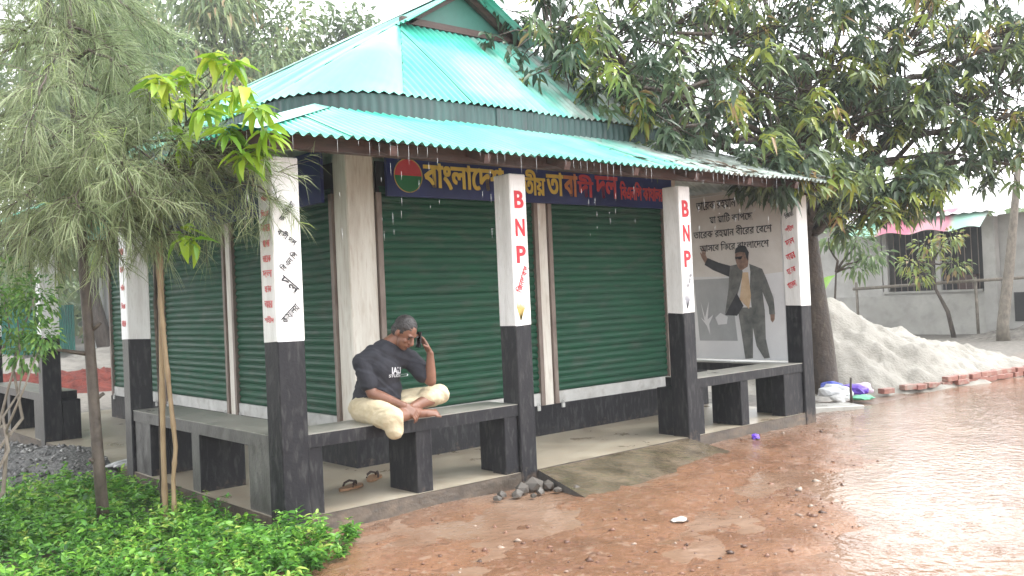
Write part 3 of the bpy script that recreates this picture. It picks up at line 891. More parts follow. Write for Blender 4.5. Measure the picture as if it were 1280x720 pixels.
ppoly('printed_panel', [(0.05, 1.73), (0.61, 1.73), (0.68, 0.95), (0.10, 0.95)], MT['sheetgrey'], 0.002)
ppoly('printed_flower', [(0.14, 1.45), (0.20, 1.24), (0.27, 1.45), (0.24, 1.22), (0.33, 1.28), (0.26, 1.16), (0.27, 1.02), (0.22, 1.14), (0.13, 1.25), (0.19, 1.20)], MT['sheet'], 0.004)
ppoly('printed_flower', [(0.36, 1.24), (0.44, 1.30), (0.55, 1.25), (0.53, 1.16), (0.40, 1.15)], MT['sheet'], 0.004)
ppoly('printed_hand', [(0.28, 1.99), (0.255, 2.04), (0.262, 2.11), (0.247, 2.11), (0.24, 2.06), (0.232, 2.13), (0.218, 2.13), (0.218, 2.06), (0.204, 2.12), (0.19, 2.11), (0.20, 2.05), (0.178, 2.08), (0.168, 2.07), (0.19, 2.01), (0.215, 1.97), (0.24, 1.93)], MT['pskin'], 0.004)
ppoly('printed_arm', [(0.66, 1.87), (0.45, 1.93), (0.28, 2.0), (0.23, 1.915), (0.36, 1.84), (0.61, 1.74)], MT['suitdark'], 0.004)
ppoly('printed_trousers', [(0.70, 1.36), (0.92, 1.36), (1.09, 1.33), (1.085, 0.98), (1.13, 0.75), (1.05, 0.74), (0.95, 0.89), (0.91, 1.11), (0.89, 0.74), (0.78, 0.73), (0.73, 1.14)], MT['suit'], 0.004)
ppoly('printed_jacket', [(0.62, 1.88), (0.73, 1.895), (0.80, 1.81), (0.80, 1.76), (0.71, 1.52), (0.51, 1.28), (0.58, 1.60), (0.60, 1.78)], MT['suit'], 0.005)
ppoly('printed_jacket_lining', [(0.70, 1.54), (0.79, 1.38), (0.69, 1.26), (0.51, 1.27)], MT['suitdark'], 0.006)
ppoly('printed_jacket', [(0.90, 1.89), (1.08, 1.82), (1.14, 1.68), (1.22, 1.46), (1.23, 1.27), (1.15, 1.27), (1.145, 1.36), (1.07, 1.54), (1.09, 1.30), (0.91, 1.30), (0.89, 1.58), (0.91, 1.79)], MT['suit'], 0.005)
ppoly('printed_hand', [(1.16, 1.275), (1.225, 1.275), (1.22, 1.21), (1.19, 1.17), (1.165, 1.20)], MT['pskin'], 0.004)
ppoly('printed_shirt', [(0.78, 1.84), (0.90, 1.88), (0.945, 1.82), (0.92, 1.6), (0.88, 1.42), (0.75, 1.50), (0.79, 1.74)], MT['sheet'], 0.0045)
ppoly('printed_tie', [(0.80, 1.79), (0.88, 1.79), (0.905, 1.5), (0.87, 1.34), (0.74, 1.46)], MT['tie'], 0.007)
ppoly('printed_head', [(0.71, 2.06), (0.76, 2.10), (0.84, 2.11), (0.885, 2.05), (0.895, 1.95), (0.88, 1.86), (0.80, 1.82), (0.765, 1.825), (0.735, 1.86), (0.715, 1.91), (0.70, 1.97)], MT['pskin'], 0.008)
ppoly('printed_hair', [(0.70, 2.03), (0.715, 2.09), (0.78, 2.125), (0.86, 2.11), (0.905, 2.03), (0.885, 1.93), (0.865, 1.97), (0.85, 2.03), (0.78, 2.045)], MT['ink'], 0.0095)
ppoly('printed_glasses', [(0.70, 1.985), (0.81, 1.99), (0.79, 1.955), (0.755, 1.95), (0.745, 1.965), (0.71, 1.955)], MT['ink'], 0.0095)
for i, (uc, vc, wd, hh) in enumerate([(0.50, 2.66, 0.72, 0.125), (0.66, 2.485, 0.64, 0.125), (0.66, 2.31, 1.16, 0.13), (0.68, 2.135, 1.02, 0.12)]):
    letter('post%d' % i, 'lettering', MT['ink'], PO, pp(uc, vc, 0.006), (0, -1, 0), Z_, width=wd, height=hh)

# branch and leaf positions (metres)
MANGO = [(4.11, 1.39, 4.52, 0.8), (3.99, 1.1, 4.09, 0.5), (4.65, 1.05, 4.43, 0.9), (4.38, 0.77, 3.85, 0.55), (5.68, 1.09, 4.69, 1.0), (5.13, 0.52, 3.8, 0.7), (4.89, 0.34, 3.35, 0.4), (6.6, 0.96, 4.6, 1.1), (6.03, 0.54, 3.67, 0.7), (7.66, 0.95, 4.97, 1.2), (7.12, 0.65, 4.0, 0.9), (6.71, 0.48, 3.09, 0.5), (7.59, 0.51, 3.41, 0.6), (8.76, 0.8, 4.66, 1.2), (8.53, 0.36, 3.78, 0.9), (8.52, 0.11, 2.89, 0.6), (9.81, 0.16, 4.88, 1.2), (9.58, 0.11, 3.72, 0.9), (9.23, -0.24, 2.94, 0.45), (10.71, -0.23, 4.92, 1.2), (10.26, -0.48, 3.9, 0.9), (9.91, -0.44, 3.33, 0.5), (11.45, -0.6, 4.94, 1.1), (10.76, -0.92, 3.88, 0.9), (10.46, -0.91, 3.13, 0.45), (6.26, 1.62, 6.05, 1.4), (8.05, 1.39, 6.48, 1.5), (9.9, 0.72, 6.67, 1.6), (11.66, -0.15, 6.79, 1.5), (12.3, -1.0, 5.3, 1.2), (8.24, 0.09, 2.51, 0.42), (8.65, -0.13, 2.66, 0.4), (8.19, 0.27, 2.95, 0.45), (6.5, 0.4, 2.91, 0.3), (8.93, -0.38, 2.83, 0.35), (9.68, -0.25, 4.11, 0.8), (9.07, 0.28, 4.36, 0.9), (7.96, 0.71, 4.21, 0.8), (10.73, -0.63, 4.26, 0.8), (6.42, -0.19, 2.98, 0.4), (5.9, -0.01, 3.02, 0.32), (7.0, -0.29, 2.86, 0.42), (6.15, -0.09, 2.8, 0.25)]
CAS_TRUNK = [[-0.91, 0.98, -0.04], [-0.94, 0.99, 0.66], [-0.96, 1.0, 1.35], [-0.98, 1.01, 1.92], [-0.99, 1.01, 2.6], [-0.99, 1.07, 3.3], [-1.0, 1.06, 3.87], [-1.01, 1.06, 4.39]]
CAS_ENDS = [[-1.72, 1.16, 3.45], [-1.69, 0.89, 2.76], [-1.63, 1.1, 2.28], [-1.41, 1.06, 2.1], [-1.07, 1.42, 2.09], [-0.92, 0.63, 2.1], [-0.59, 0.6, 2.19], [-0.36, 0.27, 2.26], [-0.25, -0.23, 2.51], [-0.0, -0.04, 2.35], [-0.18, 0.51, 2.76], [-0.67, 0.39, 3.09], [-0.66, 1.04, 3.51], [-1.17, 0.95, 3.64], [-1.41, 1.68, 3.85], [-1.48, 0.44, 2.35], [-1.25, 0.11, 2.27], [-0.98, -0.12, 2.34], [-1.13, 0.13, 2.68], [-1.46, 0.28, 2.83], [-0.68, 0.01, 2.44], [-0.53, 1.08, 2.26], [-0.99, 1.88, 2.23], [-0.24, 0.95, 3.0], [-1.26, 2.1, 2.67], [-0.66, 1.44, 3.29], [-0.51, 1.58, 2.77], [-1.78, 1.75, 3.17], [-1.75, 1.73, 2.48], [-0.8, 1.29, 3.85], [-0.32, 1.14, 3.7]]
SAP = [[-0.45, -0.13, 3.26], [-0.54, 0.08, 3.18], [-0.72, 0.1, 3.14], [-0.42, -0.42, 3.0], [-0.38, -0.59, 2.85], [-0.55, -0.17, 2.89], [-0.5, -0.41, 2.72], [-0.42, -0.41, 2.58], [-0.52, 0.21, 2.79], [-0.65, 0.44, 3.1], [-0.51, 0.46, 3.06], [-0.34, 0.04, 3.03], [-0.29, -0.53, 2.72], [-0.6, 0.14, 2.14], [-0.59, 0.01, 2.07], [-0.36, -0.21, 3.22], [-0.28, -0.4, 2.64]]
SAP_STEM = [[-0.53, 0.91, 0.03], [-0.52, 0.89, 0.97], [-0.54, 0.86, 1.67], [-0.53, 0.81, 2.13], [-0.5, 0.71, 2.53], [-0.41, 0.56, 2.86]]
STAKE1 = [[-0.53, 0.85, -0.03], [-0.53, 0.84, 0.62], [-0.52, 0.82, 1.38], [-0.51, 0.8, 1.99], [-0.51, 0.79, 2.42]]
STAKE2 = [[-0.5, 0.75, 0.0], [-0.5, 0.75, 0.4], [-0.48, 0.73, 0.63], [-0.5, 0.74, 0.97], [-0.52, 0.76, 1.38], [-0.53, 0.77, 1.67], [-0.53, 0.81, 2.13]]
SHRUB = [(-1.5, 0.63, 1.6, 0.21), (-1.41, 0.55, 1.75, 0.16), (-1.54, 0.86, 1.81, 0.22), (-1.49, 0.53, 1.39, 0.13), (-1.74, 0.83, 1.67, 0.26), (-1.42, 0.36, 1.49, 0.11)]

# ------------------------------------------------------------------ vegetation
def leaf_arrays(P, D, L, Wd, tint, droop=0.35, roll=None, fold=0.25):
    """lanceolate leaves as arrays: base point, direction, length, width"""
    n = len(P)
    D = D / np.linalg.norm(D, axis=1, keepdims=True)
    up = np.tile(np.array([[0, 0, 1.0]]), (n, 1)) + RNG.normal(0, 0.45, (n, 3))
    S = np.cross(D, up); S /= np.linalg.norm(S, axis=1, keepdims=True) + 1e-9
    Nn = np.cross(S, D)
    L = L[:, None]; Wd = Wd[:, None]
    g = np.zeros((n, 3)); g[:, 2] = -1
    def at(t, w, f=0):
        return P + D * L * t + g * L * droop * t * t + S * Wd * w + Nn * Wd * f
    vs = [at(0, 0), at(0.33, -0.5, fold), at(0.36, 0), at(0.33, 0.5, fold), at(0.7, -0.36, fold * .7), at(0.72, 0), at(0.7, 0.36, fold * .7), at(1, 0)]
    V = np.stack(vs, 1).reshape(-1, 3)
    base = np.arange(n)[:, None, None] * 8
    tri = np.array([[0, 2, 1], [0, 3, 2], [1, 2, 5], [1, 5, 4], [2, 3, 6], [2, 6, 5], [4, 5, 7], [5, 6, 7]])[None]
    return V, (base + tri).reshape(-1, 3), np.repeat(tint, 8)

def thin_arrays(P, D, L, Wd, tint, droop=0.4):
    n = len(P)
    D = D / np.linalg.norm(D, axis=1, keepdims=True)
    S = np.cross(D, RNG.normal(0, 1, (n, 3))); S /= np.linalg.norm(S, axis=1, keepdims=True) + 1e-9
    L = L[:, None]; Wd = Wd[:, None]
    g = np.zeros((n, 3)); g[:, 2] = -1
    at = lambda t, w: P + D * L * t + g * L * droop * t * t + S * Wd * w
    V = np.stack([at(0, -.5), at(0, .5), at(.55, .45), at(.55, -.45), at(1, 0)], 1).reshape(-1, 3)
    base = np.arange(n)[:, None, None] * 5
    tri = np.array([[0, 1, 2], [0, 2, 3], [3, 2, 4]])[None]
    return V, (base + tri).reshape(-1, 3), np.repeat(tint, 5)

def rdir(n):
    d = RNG.normal(0, 1, (n, 3)); return d / np.linalg.norm(d, axis=1, keepdims=True)

def curve_pts(a, b, n=6, lift=0.0, wob=0.05):
    a, b = np.array(a, float), np.array(b, float)
    L = np.linalg.norm(b - a)
    out = []
    for i in range(n + 1):
        t = i / n
        p = a + (b - a) * t
        p[2] += lift * L * 4 * t * (1 - t)
        if 0 < i < n: p += RNG.normal(0, wob * L / n, 3)
        out.append(p)
    return out

MT['bark'] = mat('mango_bark', [(0.3, (0.035, 0.026, 0.02)), (0.6, (0.085, 0.065, 0.05)), (0.8, (0.20, 0.18, 0.15))], scale=9, stretch=(1.5, 1.5, 0.5), rough=(0.5, 0.8), bump=0.9, bscale=22, bdist=0.02)
MT['barkgrey'] = mat('pale_bark', [(0.3, (0.10, 0.085, 0.065)), (0.7, (0.24, 0.21, 0.17))], scale=12, stretch=(1, 1, 0.6), rough=(0.6, 0.8), bump=0.6, bscale=40, bdist=0.006)
MT['barkmid'] = mat('brown_bark', [(0.3, (0.045, 0.034, 0.026)), (0.7, (0.13, 0.105, 0.085))], scale=14, stretch=(1, 1, 0.5), rough=(0.5, 0.7), bump=0.8, bscale=40, bdist=0.008)
MT['mango'] = leafmat('mango_leaf', [(0.0, (0.03, 0.055, 0.036)), (0.35, (0.085, 0.13, 0.078)), (0.65, (0.165, 0.225, 0.10)), (0.82, (0.25, 0.33, 0.06)), (0.93, (0.36, 0.38, 0.07)), (1.0, (0.32, 0.21, 0.10))], 0.33, 0.28)
MT['cas'] = leafmat('needle_foliage', [(0.0, (0.09, 0.13, 0.05)), (0.5, (0.25, 0.31, 0.15)), (0.85, (0.42, 0.47, 0.29)), (1.0, (0.38, 0.54, 0.10))], 0.35, 0.45)
MT['lime'] = leafmat('young_leaf', [(0.0, (0.10, 0.24, 0.02)), (0.5, (0.26, 0.43, 0.025)), (1.0, (0.42, 0.50, 0.04))], 0.4, 0.32)
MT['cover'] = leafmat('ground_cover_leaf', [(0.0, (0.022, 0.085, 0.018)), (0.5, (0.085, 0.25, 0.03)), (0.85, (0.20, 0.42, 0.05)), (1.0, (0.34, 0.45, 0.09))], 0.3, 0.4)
MT['far'] = leafmat('far_foliage', [(0.0, (0.04, 0.075, 0.035)), (0.5, (0.12, 0.19, 0.075)), (0.85, (0.24, 0.31, 0.12)), (1.0, (0.36, 0.25, 0.14))], 0.3, 0.45)
MT['shrub'] = leafmat('shrub_leaf', [(0.0, (0.03, 0.09, 0.02)), (0.6, (0.10, 0.22, 0.05)), (1.0, (0.22, 0.36, 0.07))], 0.3, 0.4)

# mango tree: trunk, limbs, hanging whorls of long leaves
TR = thing('mango_tree', 'big mango tree with dark trunk beside the sand pile, crown hanging over the roof', 'tree', (9.3, 1.36, 0))
tk = MB()
trunk = [(9.38, 1.33, -0.1), (9.30, 1.36, 0.15), (9.27, 1.36, 0.8), (9.2, 1.4, 1.6), (9.12, 1.42, 2.3), (9.10, 1.45, 2.9), (9.05, 1.4, 3.6), (9.1, 1.3, 4.6)]
tk.tube(trunk, [0.29, 0.22, 0.185, 0.17, 0.165, 0.16, 0.14, 0.10], 14)
limb_pts = []
for (px, py, pz, rr) in MANGO:
    j = 4 + (RNG.integers(0, 4) if pz > 4 else RNG.integers(0, 2))
    a = trunk[j]
    if pz < a[2] - 0.3: a = trunk[4]
    c = curve_pts(a, (px, py, pz), 7, lift=0.07 if pz < 5 else 0.02, wob=0.22)
    tk.tube(c, [0.055 * (1 - 0.8 * i / 7) + 0.010 for i in range(8)], 6)
    limb_pts.append(c)
VV, TT, CC = [], [], []
off = 0
P_, D2, L_, W2, T_ = [], [], [], [], []
for (px, py, pz, rr) in MANGO:
    ncl = int(13 + 19 * rr * rr)
    d = rdir(ncl); rad = rr * RNG.uniform(0.35, 1.08, ncl) ** 0.6
    C = np.array([px, py, pz]) + d * rad[:, None] * np.array([1.05, 1.05, 0.85])
    for c in C:
        tw = curve_pts(np.array([px, py, pz]) + (c - np.array([px, py, pz])) * 0.15, c, 2, 0.05, 0.1)
        tk.tube(tw, [0.012, 0.009, 0.006], 3, cap=False)
        k = RNG.integers(11, 19)
        young = RNG.random()
        dirs = rdir(k); dirs[:, 2] = dirs[:, 2] * 0.5 - 0.25
        P_.append(c + RNG.normal(0, 0.045, (k, 3))); D2.append(dirs)
        L_.append(RNG.uniform(0.12, 0.23, k)); W2.append(RNG.uniform(0.042, 0.068, k))
        base = 0.92 if young > 0.91 else (0.80 if young > 0.74 else (0.58 if young > 0.5 else 0.28))
        T_.append(np.clip(base + RNG.normal(0, 0.09, k), 0, 1))
V, T, c = leaf_arrays(np.concatenate(P_), np.concatenate(D2), np.concatenate(L_), np.concatenate(W2), np.concatenate(T_), droop=0.5)
tk.build('trunk', MT['bark'], TR, smooth=True)
link('crown', np_mesh('crown', V, T, MT['mango'], c), TR)

# needle-leaved tree over the left bench
CT = thing('casuarina_tree', 'thin needle-leaved tree with drooping grey green sprays before the side bench', 'tree', (-0.91, 0.98, 0))
tk = MB()
tk.tube(CAS_TRUNK, [0.045, 0.040, 0.037, 0.034, 0.031, 0.027, 0.022, 0.014], 9)
for zz, dx, dy in ((0.55, -.05, -.03), (1.0, .06, -.04), (1.33, -.22, .02), (1.5, .05, -.06), (0.8, .04, .05)):   # stubs of cut branches
    tk.tube([(-0.95, 1.0, zz), (-0.95 + dx, 1.0 + dy, zz + 0.05)], [0.018, 0.012], 5)
P_, D2, L_, W2, T_ = [], [], [], [], []
for q, e in enumerate(CAS_ENDS):
    e = np.array(e)
    zz = min(4.3, max(1.75, e[2] + RNG.uniform(0.1, 0.7)))
    k = max(i for i in range(len(CAS_TRUNK)) if CAS_TRUNK[i][2] <= zz)
    a = np.array(CAS_TRUNK[k]); a[2] = zz
    br = curve_pts(a, e, 9, 0.10, 0.15)
    tk.tube(br, [0.013 * (1 - 0.75 * i / 9) + 0.002 for i in range(10)], 5)
    for i in range(2, 10):
        for s in range(5):
            p0 = br[i] + RNG.normal(0, 0.03, 3)
            dr = (br[i] - br[i - 1]); dr /= np.linalg.norm(dr)
            td = dr * 0.8 + RNG.normal(0, 0.6, 3); td[2] -= 0.12; td /= np.linalg.norm(td)
            tl = RNG.uniform(0.15, 0.42)
            tw = [p0, p0 + td * tl * 0.5, p0 + td * tl + np.array([0, 0, -0.12 * tl])]
            tk.tube(tw, [0.003, 0.0025, 0.0015], 3, cap=False)
            m = RNG.integers(20, 34)
            t = RNG.uniform(0.05, 1, m)
            P_.append(p0 + td * (tl * t)[:, None]); dd = td * 0.9 + RNG.normal(0, 0.42, (m, 3)); D2.append(dd)
            L_.append(RNG.uniform(0.09, 0.22, m)); W2.append(RNG.uniform(0.003, 0.005, m))
            T_.append(np.clip(RNG.normal(0.5, 0.13) + RNG.normal(0, 0.15, m), 0, 1))
V, T, c = thin_arrays(np.concatenate(P_), np.concatenate(D2), np.concatenate(L_), np.concatenate(W2), np.concatenate(T_), 0.45)
tk.build('trunk', MT['barkmid'], CT, smooth=True)
link('crown', np_mesh('crown', V, T, MT['cas'], c), CT)

# young tree with lime leaves, its stem between two bamboo stakes
ST = thing('mango_sapling', 'young mango sapling with bright lime leaves leaning to the corner pillar', 'sapling', (-0.53, 0.91, 0))
tk = MB()
tk.tube(SAP_STEM, [0.016, 0.015, 0.014, 0.013, 0.011, 0.008], 7)
for s in SAP:
    j = 3 if s[2] < 2.4 else (4 if s[2] < 2.9 else 5)
    tk.tube(curve_pts(SAP_STEM[j], s, 5, 0.08, 0.15), [0.008, 0.007, 0.006, 0.005, 0.004, 0.003], 5)
tk.build('trunk', MT['bark'], ST, smooth=True)
variants = []
for k in range(5):
    Vv, Tv, cv = leaf_arrays(np.zeros((1, 3)), np.array([[1.0, 0, 0]]), np.array([1.0]), np.array([0.27 + 0.03 * k]), np.array([[0.1, 0.4, 0.6, 0.8, 1.0][k]]), droop=0.28 + 0.06 * k)
    variants.append(np_mesh('leaf', Vv, Tv, MT['lime'], cv))
for s in SAP:
    n = 15 if s[2] > 2.5 else 8
    for k in range(n):
        yaw = 2 * math.pi * k / n + RNG.uniform(-.3, .3)
        link('leaf', variants[int(RNG.integers(0, 5)) if s[2] > 2.9 else int(RNG.integers(0, 3))], ST, Vector(s) + Vector(RNG.normal(0, 0.018, 3)),
             Euler((RNG.uniform(-.5, .5), RNG.uniform(-0.35, 0.95), yaw)), (RNG.uniform(0.11, 0.22),) * 3)
MT['bamboo'] = mat('bamboo', [(0.3, (0.20, 0.13, 0.07)), (0.7, (0.38, 0.28, 0.16))], scale=8, stretch=(2, 2, 0.4), rough=(0.4, 0.6))
def stake(pts, r, label):
    b = MB()
    pts = [Vector(p) for p in pts]
    dense, rr = [], []
    for i in range(len(pts) - 1):
        for k in range(6):
            t = k / 6
            dense.append(pts[i].lerp(pts[i + 1], t)); rr.append(r * (1.28 if k == 3 else 1.0))
    dense.append(pts[-1]); rr.append(r)
    b.tube(dense, rr, 8)
    tag(b.build('bamboo_stake', MT['bamboo'], smooth=True), label, 'stake', 'stakes tied to the sapling')
stake(STAKE1, 0.019, 'straight pale bamboo stake tied upright to the lime sapling')
stake(STAKE2, 0.016, 'crooked thinner bamboo stake leaning on the straight stake')

# broad-leaved shrub at the left edge
SH = thing('leafy_shrub', 'small-leaved green bush standing next to the drooping needle-leaved tree', 'shrub', (-1.78, 0.75, 0))
tk = MB(); P_, D2, L_, W2, T_ = [], [], [], [], []
for (x, y, z, r) in SHRUB:
    tk.tube(curve_pts((-1.78, 0.75, -0.05), (x, y, z), 6, 0.05, 0.2), [0.02, 0.017, 0.014, 0.011, 0.009, 0.006, 0.004], 5)
    n = int(1500 * r); d = rdir(n)
    P_.append(np.array([x, y, z]) + d * (r * RNG.uniform(0.2, 1, n) ** .6)[:, None]); D2.append(d + np.array([0, 0, -.2]))
    L_.append(RNG.uniform(0.028, 0.055, n)); W2.append(RNG.uniform(0.014, 0.024, n)); T_.append(np.clip(RNG.normal(0.55, 0.22, n), 0, 1))
V, T, c = leaf_arrays(np.concatenate(P_), np.concatenate(D2), np.concatenate(L_), np.concatenate(W2), np.concatenate(T_), 0.3)
tk.build('stem', MT['barkgrey'], SH, smooth=True)
link('foliage', np_mesh('foliage', V, T, MT['shrub'], c), SH)

# low green plants in front of the corner
poly = [(-1.2, 2.9), (-0.5, 3.25), (-0.12, 2.6), (-0.12, 0.0), (0.12, -0.25), (0.32, -0.36), (0.05, -0.72), (-0.35, -1.0), (-1.0, -1.6), (-2.2, -0.4), (-2.2, 2.2)]
def inside(x, y):
    c = False; n = len(poly)
    for i in range(n):
        (x1, y1), (x2, y2) = poly[i], poly[(i + 1) % n]
        if (y1 > y) != (y2 > y) and x < (x2 - x1) * (y - y1) / (y2 - y1) + x1: c = not c
    return c
P_, D2, L_, W2, T_ = [], [], [], [], []
cnt = 0
while cnt < 2300:
    x, y = RNG.uniform(-2.2, 0.4), RNG.uniform(-1.6, 3.3)
    if not inside(x, y) or float(fbm(x * 2.2, y * 2.2, 77)) < 0.34: continue
    cnt += 1
    edge = 1.0 if inside(x + .2, y) and inside(x, y - .2) else 0.55
    h = RNG.uniform(0.08, 0.30) * edge * (0.7 + 0.6 * float(fbm(x * 1.5, y * 1.5, 31)))
    lean = RNG.normal(0, 0.3, 2)
    m = RNG.integers(12, 22)
    t = RNG.uniform(0.2, 1, m)
    P_.append(np.stack([x + lean[0] * h * t, y + lean[1] * h * t, h * t], 1))
    d = rdir(m); d[:, 2] = np.abs(d[:, 2]) * 0.5 + 0.1; D2.append(d)
    sz = RNG.choice([0.6, 0.8, 1.0, 1.15]); L_.append(RNG.uniform(0.03, 0.085, m) * sz); W2.append(RNG.uniform(0.012, 0.032, m) * sz)
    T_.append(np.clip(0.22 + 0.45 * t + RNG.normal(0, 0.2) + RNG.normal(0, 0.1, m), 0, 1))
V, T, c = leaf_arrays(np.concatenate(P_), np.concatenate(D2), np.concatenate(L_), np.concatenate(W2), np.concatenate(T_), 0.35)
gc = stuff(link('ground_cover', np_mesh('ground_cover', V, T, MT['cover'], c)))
tag(gc, 'thick bright green low plants growing round the corner pillar', 'plants')

# trees far behind
def far_tree(x, y, h, label, seed, lean=0.0, leaf=(0.28, 0.5), dens=1.0, drop=0.4, tintc=0.45, wid=0.30):
    r = np.random.default_rng(seed)
    root = thing('background_tree', label, 'tree', (x, y, 0), 'trees behind the pavilion')
    tk = MB()
    top = np.array([x + lean, y, h])
    tk.tube(curve_pts((x, y, -0.2), top, 6, 0, 0.15), [0.28 * h / 14 * (1 - 0.8 * i / 6) + 0.03 for i in range(7)], 8)
    P_, D2, L_, W2, T_ = [], [], [], [], []
    nl = 24
    for k in range(nl):
        zf = r.uniform(0.25, 1.0)
        rad = h * 0.27 * math.sin(math.pi * min(1, 0.25 + 0.72 * zf)) + 0.4
        a = r.uniform(0, 2 * math.pi)
        c = np.array([x + lean * zf + math.cos(a) * rad * r.uniform(.3, 1), y + math.sin(a) * rad * r.uniform(.3, 1), h * zf])
        tk.tube(curve_pts((x + lean * zf * .8, y, h * zf * 0.8), c, 4, 0.08, 0.2), [0.07, 0.05, 0.035, 0.025, 0.015], 5)
        rr = r.uniform(0.9, 1.7) * h / 14
        n = int(210 * dens)
        d = r.normal(0, 1, (n, 3)); d /= np.linalg.norm(d, axis=1, keepdims=True)
        P_.append(c + d * (rr * r.uniform(0.15, 1.1, n) ** .6)[:, None])
        dd = d * 0.8 + r.normal(0, 0.5, (n, 3)); dd[:, 2] -= 0.3; D2.append(dd)
        L_.append(r.uniform(*leaf, n)); W2.append(r.uniform(leaf[0], leaf[1], n) * wid)
        T_.append(np.clip(r.normal(tintc, 0.12) + r.normal(0, 0.15, n), 0, 1))
    V, T, c = leaf_arrays(np.concatenate(P_), np.concatenate(D2), np.concatenate(L_), np.concatenate(W2), np.concatenate(T_), drop)
    tk.build('trunk', MT['bark'], root, smooth=True)
    link('crown', np_mesh('crown', V, T, MT['far'], c), root)
FT = [(1.5, 36.5, 12.5, 'tall loose tree rising behind the teal fence, beyond its near end'), (6.5, 44.5, 15, 'tall round tree behind the teal fence'),
      (11.6, 38.5, 16.5, 'dusty green tree between the teal fence and the white shed'), (13.6, 32.0, 16, 'tall drooping tree with reddish tips behind the white shed'),
      (19.9, 40.4, 16, 'tallest tree far behind the ridge of the tin roof'), (20.5, 32.8, 15, 'grey green tree behind the left slope of the tin roof'),
      (28.3, 35.7, 15, 'tree behind the gablet of the tin roof'), (27.7, 28.3, 13.5, 'full tree behind the right slope of the tin roof'),
      (36, 27, 13, 'tree far behind the mango crown, above the canopy end'), (40, 20.5, 9, 'pale tree behind the sand pile'),
      (44.2, 15.4, 7.5, 'pale tree rising behind the plaster house'), (43.4, 9.0, 7, 'tree behind the far end of the plaster house')]
FT += [(9.2, 33.5, 16.5, 'slender tall tree standing in front of the white shed'), (16.5, 34.5, 18, 'very tall thin-crowned tree between the shed and the tin roof'), (14.5, 44, 19, 'highest loose-crowned tree far beyond the shed')]
for i, (x, y, h, lb) in enumerate(FT):
    far_tree(x, y, h, lb, 100 + i, lean=RNG.uniform(-.6, .6), drop=0.6 if i in (2, 3) else 0.35, tintc=[0.6, 0.5, 0.62, 0.72, 0.5, 0.55, 0.5, 0.45, 0.5, 0.6, 0.65, 0.55, 0.6, 0.68, 0.6][i],
             leaf=(0.35, 0.65) if i not in (2, 3) else (0.3, 0.6), wid=0.32 if i not in (2, 3) else 0.24, dens=1.25)
# a dense hedge of distant woodland closes the view
r = np.random.default_rng(5)
n = 26000
th = r.uniform(-0.35, 2.0, n); dist = r.uniform(60, 95, n)
hh = 3.5 + 5 * fbm(th * 9, dist * 0.05, 8)
P = np.stack([CAM.x + dist * np.sin(th), CAM.y + dist * np.cos(th), hh * r.uniform(0, 1, n) ** 0.8], 1)
V, T, c = leaf_arrays(P, r.normal(0, 1, (n, 3)), r.uniform(0.8, 1.7, n), r.uniform(0.4, 0.8, n), np.clip(r.normal(0.5, 0.2, n), 0, 1), 0.3)
tag(stuff(link('distant_woodland', np_mesh('distant_woodland', V, T, MT['far'], c))), 'far belt of woodland closing the view behind the fields', 'woodland')

# small trees before the plaster house
def small_tree(name, label, stem, lobes, leaf, mt, n0, tc, bark='bark', r0=0.07, group=None):
    root = thing(name, label, 'tree', stem[0], group)
    tk = MB(); tk.tube(stem, [r0 * (1 - 0.6 * i / (len(stem) - 1)) for i in range(len(stem))], 7)
    P_, D2, L_, W2, T_ = [], [], [], [], []
    for (x, y, z, rr) in lobes:
        tk.tube(curve_pts(stem[-1], (x, y, z), 4, 0.06, 0.2), [0.03, 0.025, 0.02, 0.015, 0.01], 5)
        n = int(n0 * rr * rr) + 40; d = rdir(n)
        P_.append(np.array([x, y, z]) + d * (rr * RNG.uniform(0.1, 1.05, n) ** .6)[:, None] * np.array([1, 1, .6])); d[:, 2] -= .3; D2.append(d)
        L_.append(RNG.uniform(*leaf, n)); W2.append(RNG.uniform(*leaf, n) * .4); T_.append(np.clip(RNG.normal(tc, 0.14, n), 0, 1))
    V, T, c = leaf_arrays(np.concatenate(P_), np.concatenate(D2), np.concatenate(L_), np.concatenate(W2), np.concatenate(T_), 0.4)
    tk.build('trunk', MT[bark], root, smooth=True)
    link('crown', np_mesh('crown', V, T, MT[mt], c), root)
small_tree('small_tree', 'small crooked tree with pale leaves in front of the house window', [(22.43, 5.18, -0.05), (22.31, 5.27, 0.71), (22.08, 5.46, 1.33), (22.02, 5.5, 2.03)],
           [(21.95, 5.56, 2.5, .45), (22.45, 5.12, 2.7, .4), (21.61, 5.86, 2.05, .4), (22.51, 5.08, 1.95, .4), (21.76, 5.73, 1.7, .35)], (0.12, 0.24), 'mango', 240, 0.80)
small_tree('small_tree', 'small dark-leaved tree rising behind the top of the sand pile', [(13.6, 3.6, 0.2), (13.55, 3.59, 0.9), (13.6, 3.53, 1.83)],
           [(13.91, 3.25, 2.44, .4), (13.5, 3.6, 2.5, .4), (14.14, 3.06, 2.11, .35), (13.96, 3.23, 1.9, .3)], (0.10, 0.2), 'far', 420, 0.5, r0=0.04)
small_tree('small_tree', 'straight tree trunk standing by the bamboo rail at the house corner', [(21.31, 3.49, -0.05), (21.31, 3.49, 0.42), (21.48, 3.32, 1.91), (21.61, 3.19, 3.3), (21.76, 3.04, 4.89)],
           [(21.9, 2.6, 5.2, .8), (21.2, 3.4, 5.6, .9), (22.4, 2.2, 4.6, .7)], (0.15, 0.3), 'mango', 150, 0.6, bark='barkgrey', r0=0.17)
bl = thing('banana_shoot', 'single bright green banana leaf sticking up from the top of the sand pile', 'plant', (11.05, 2.55, 0.75))
V, F = [], []
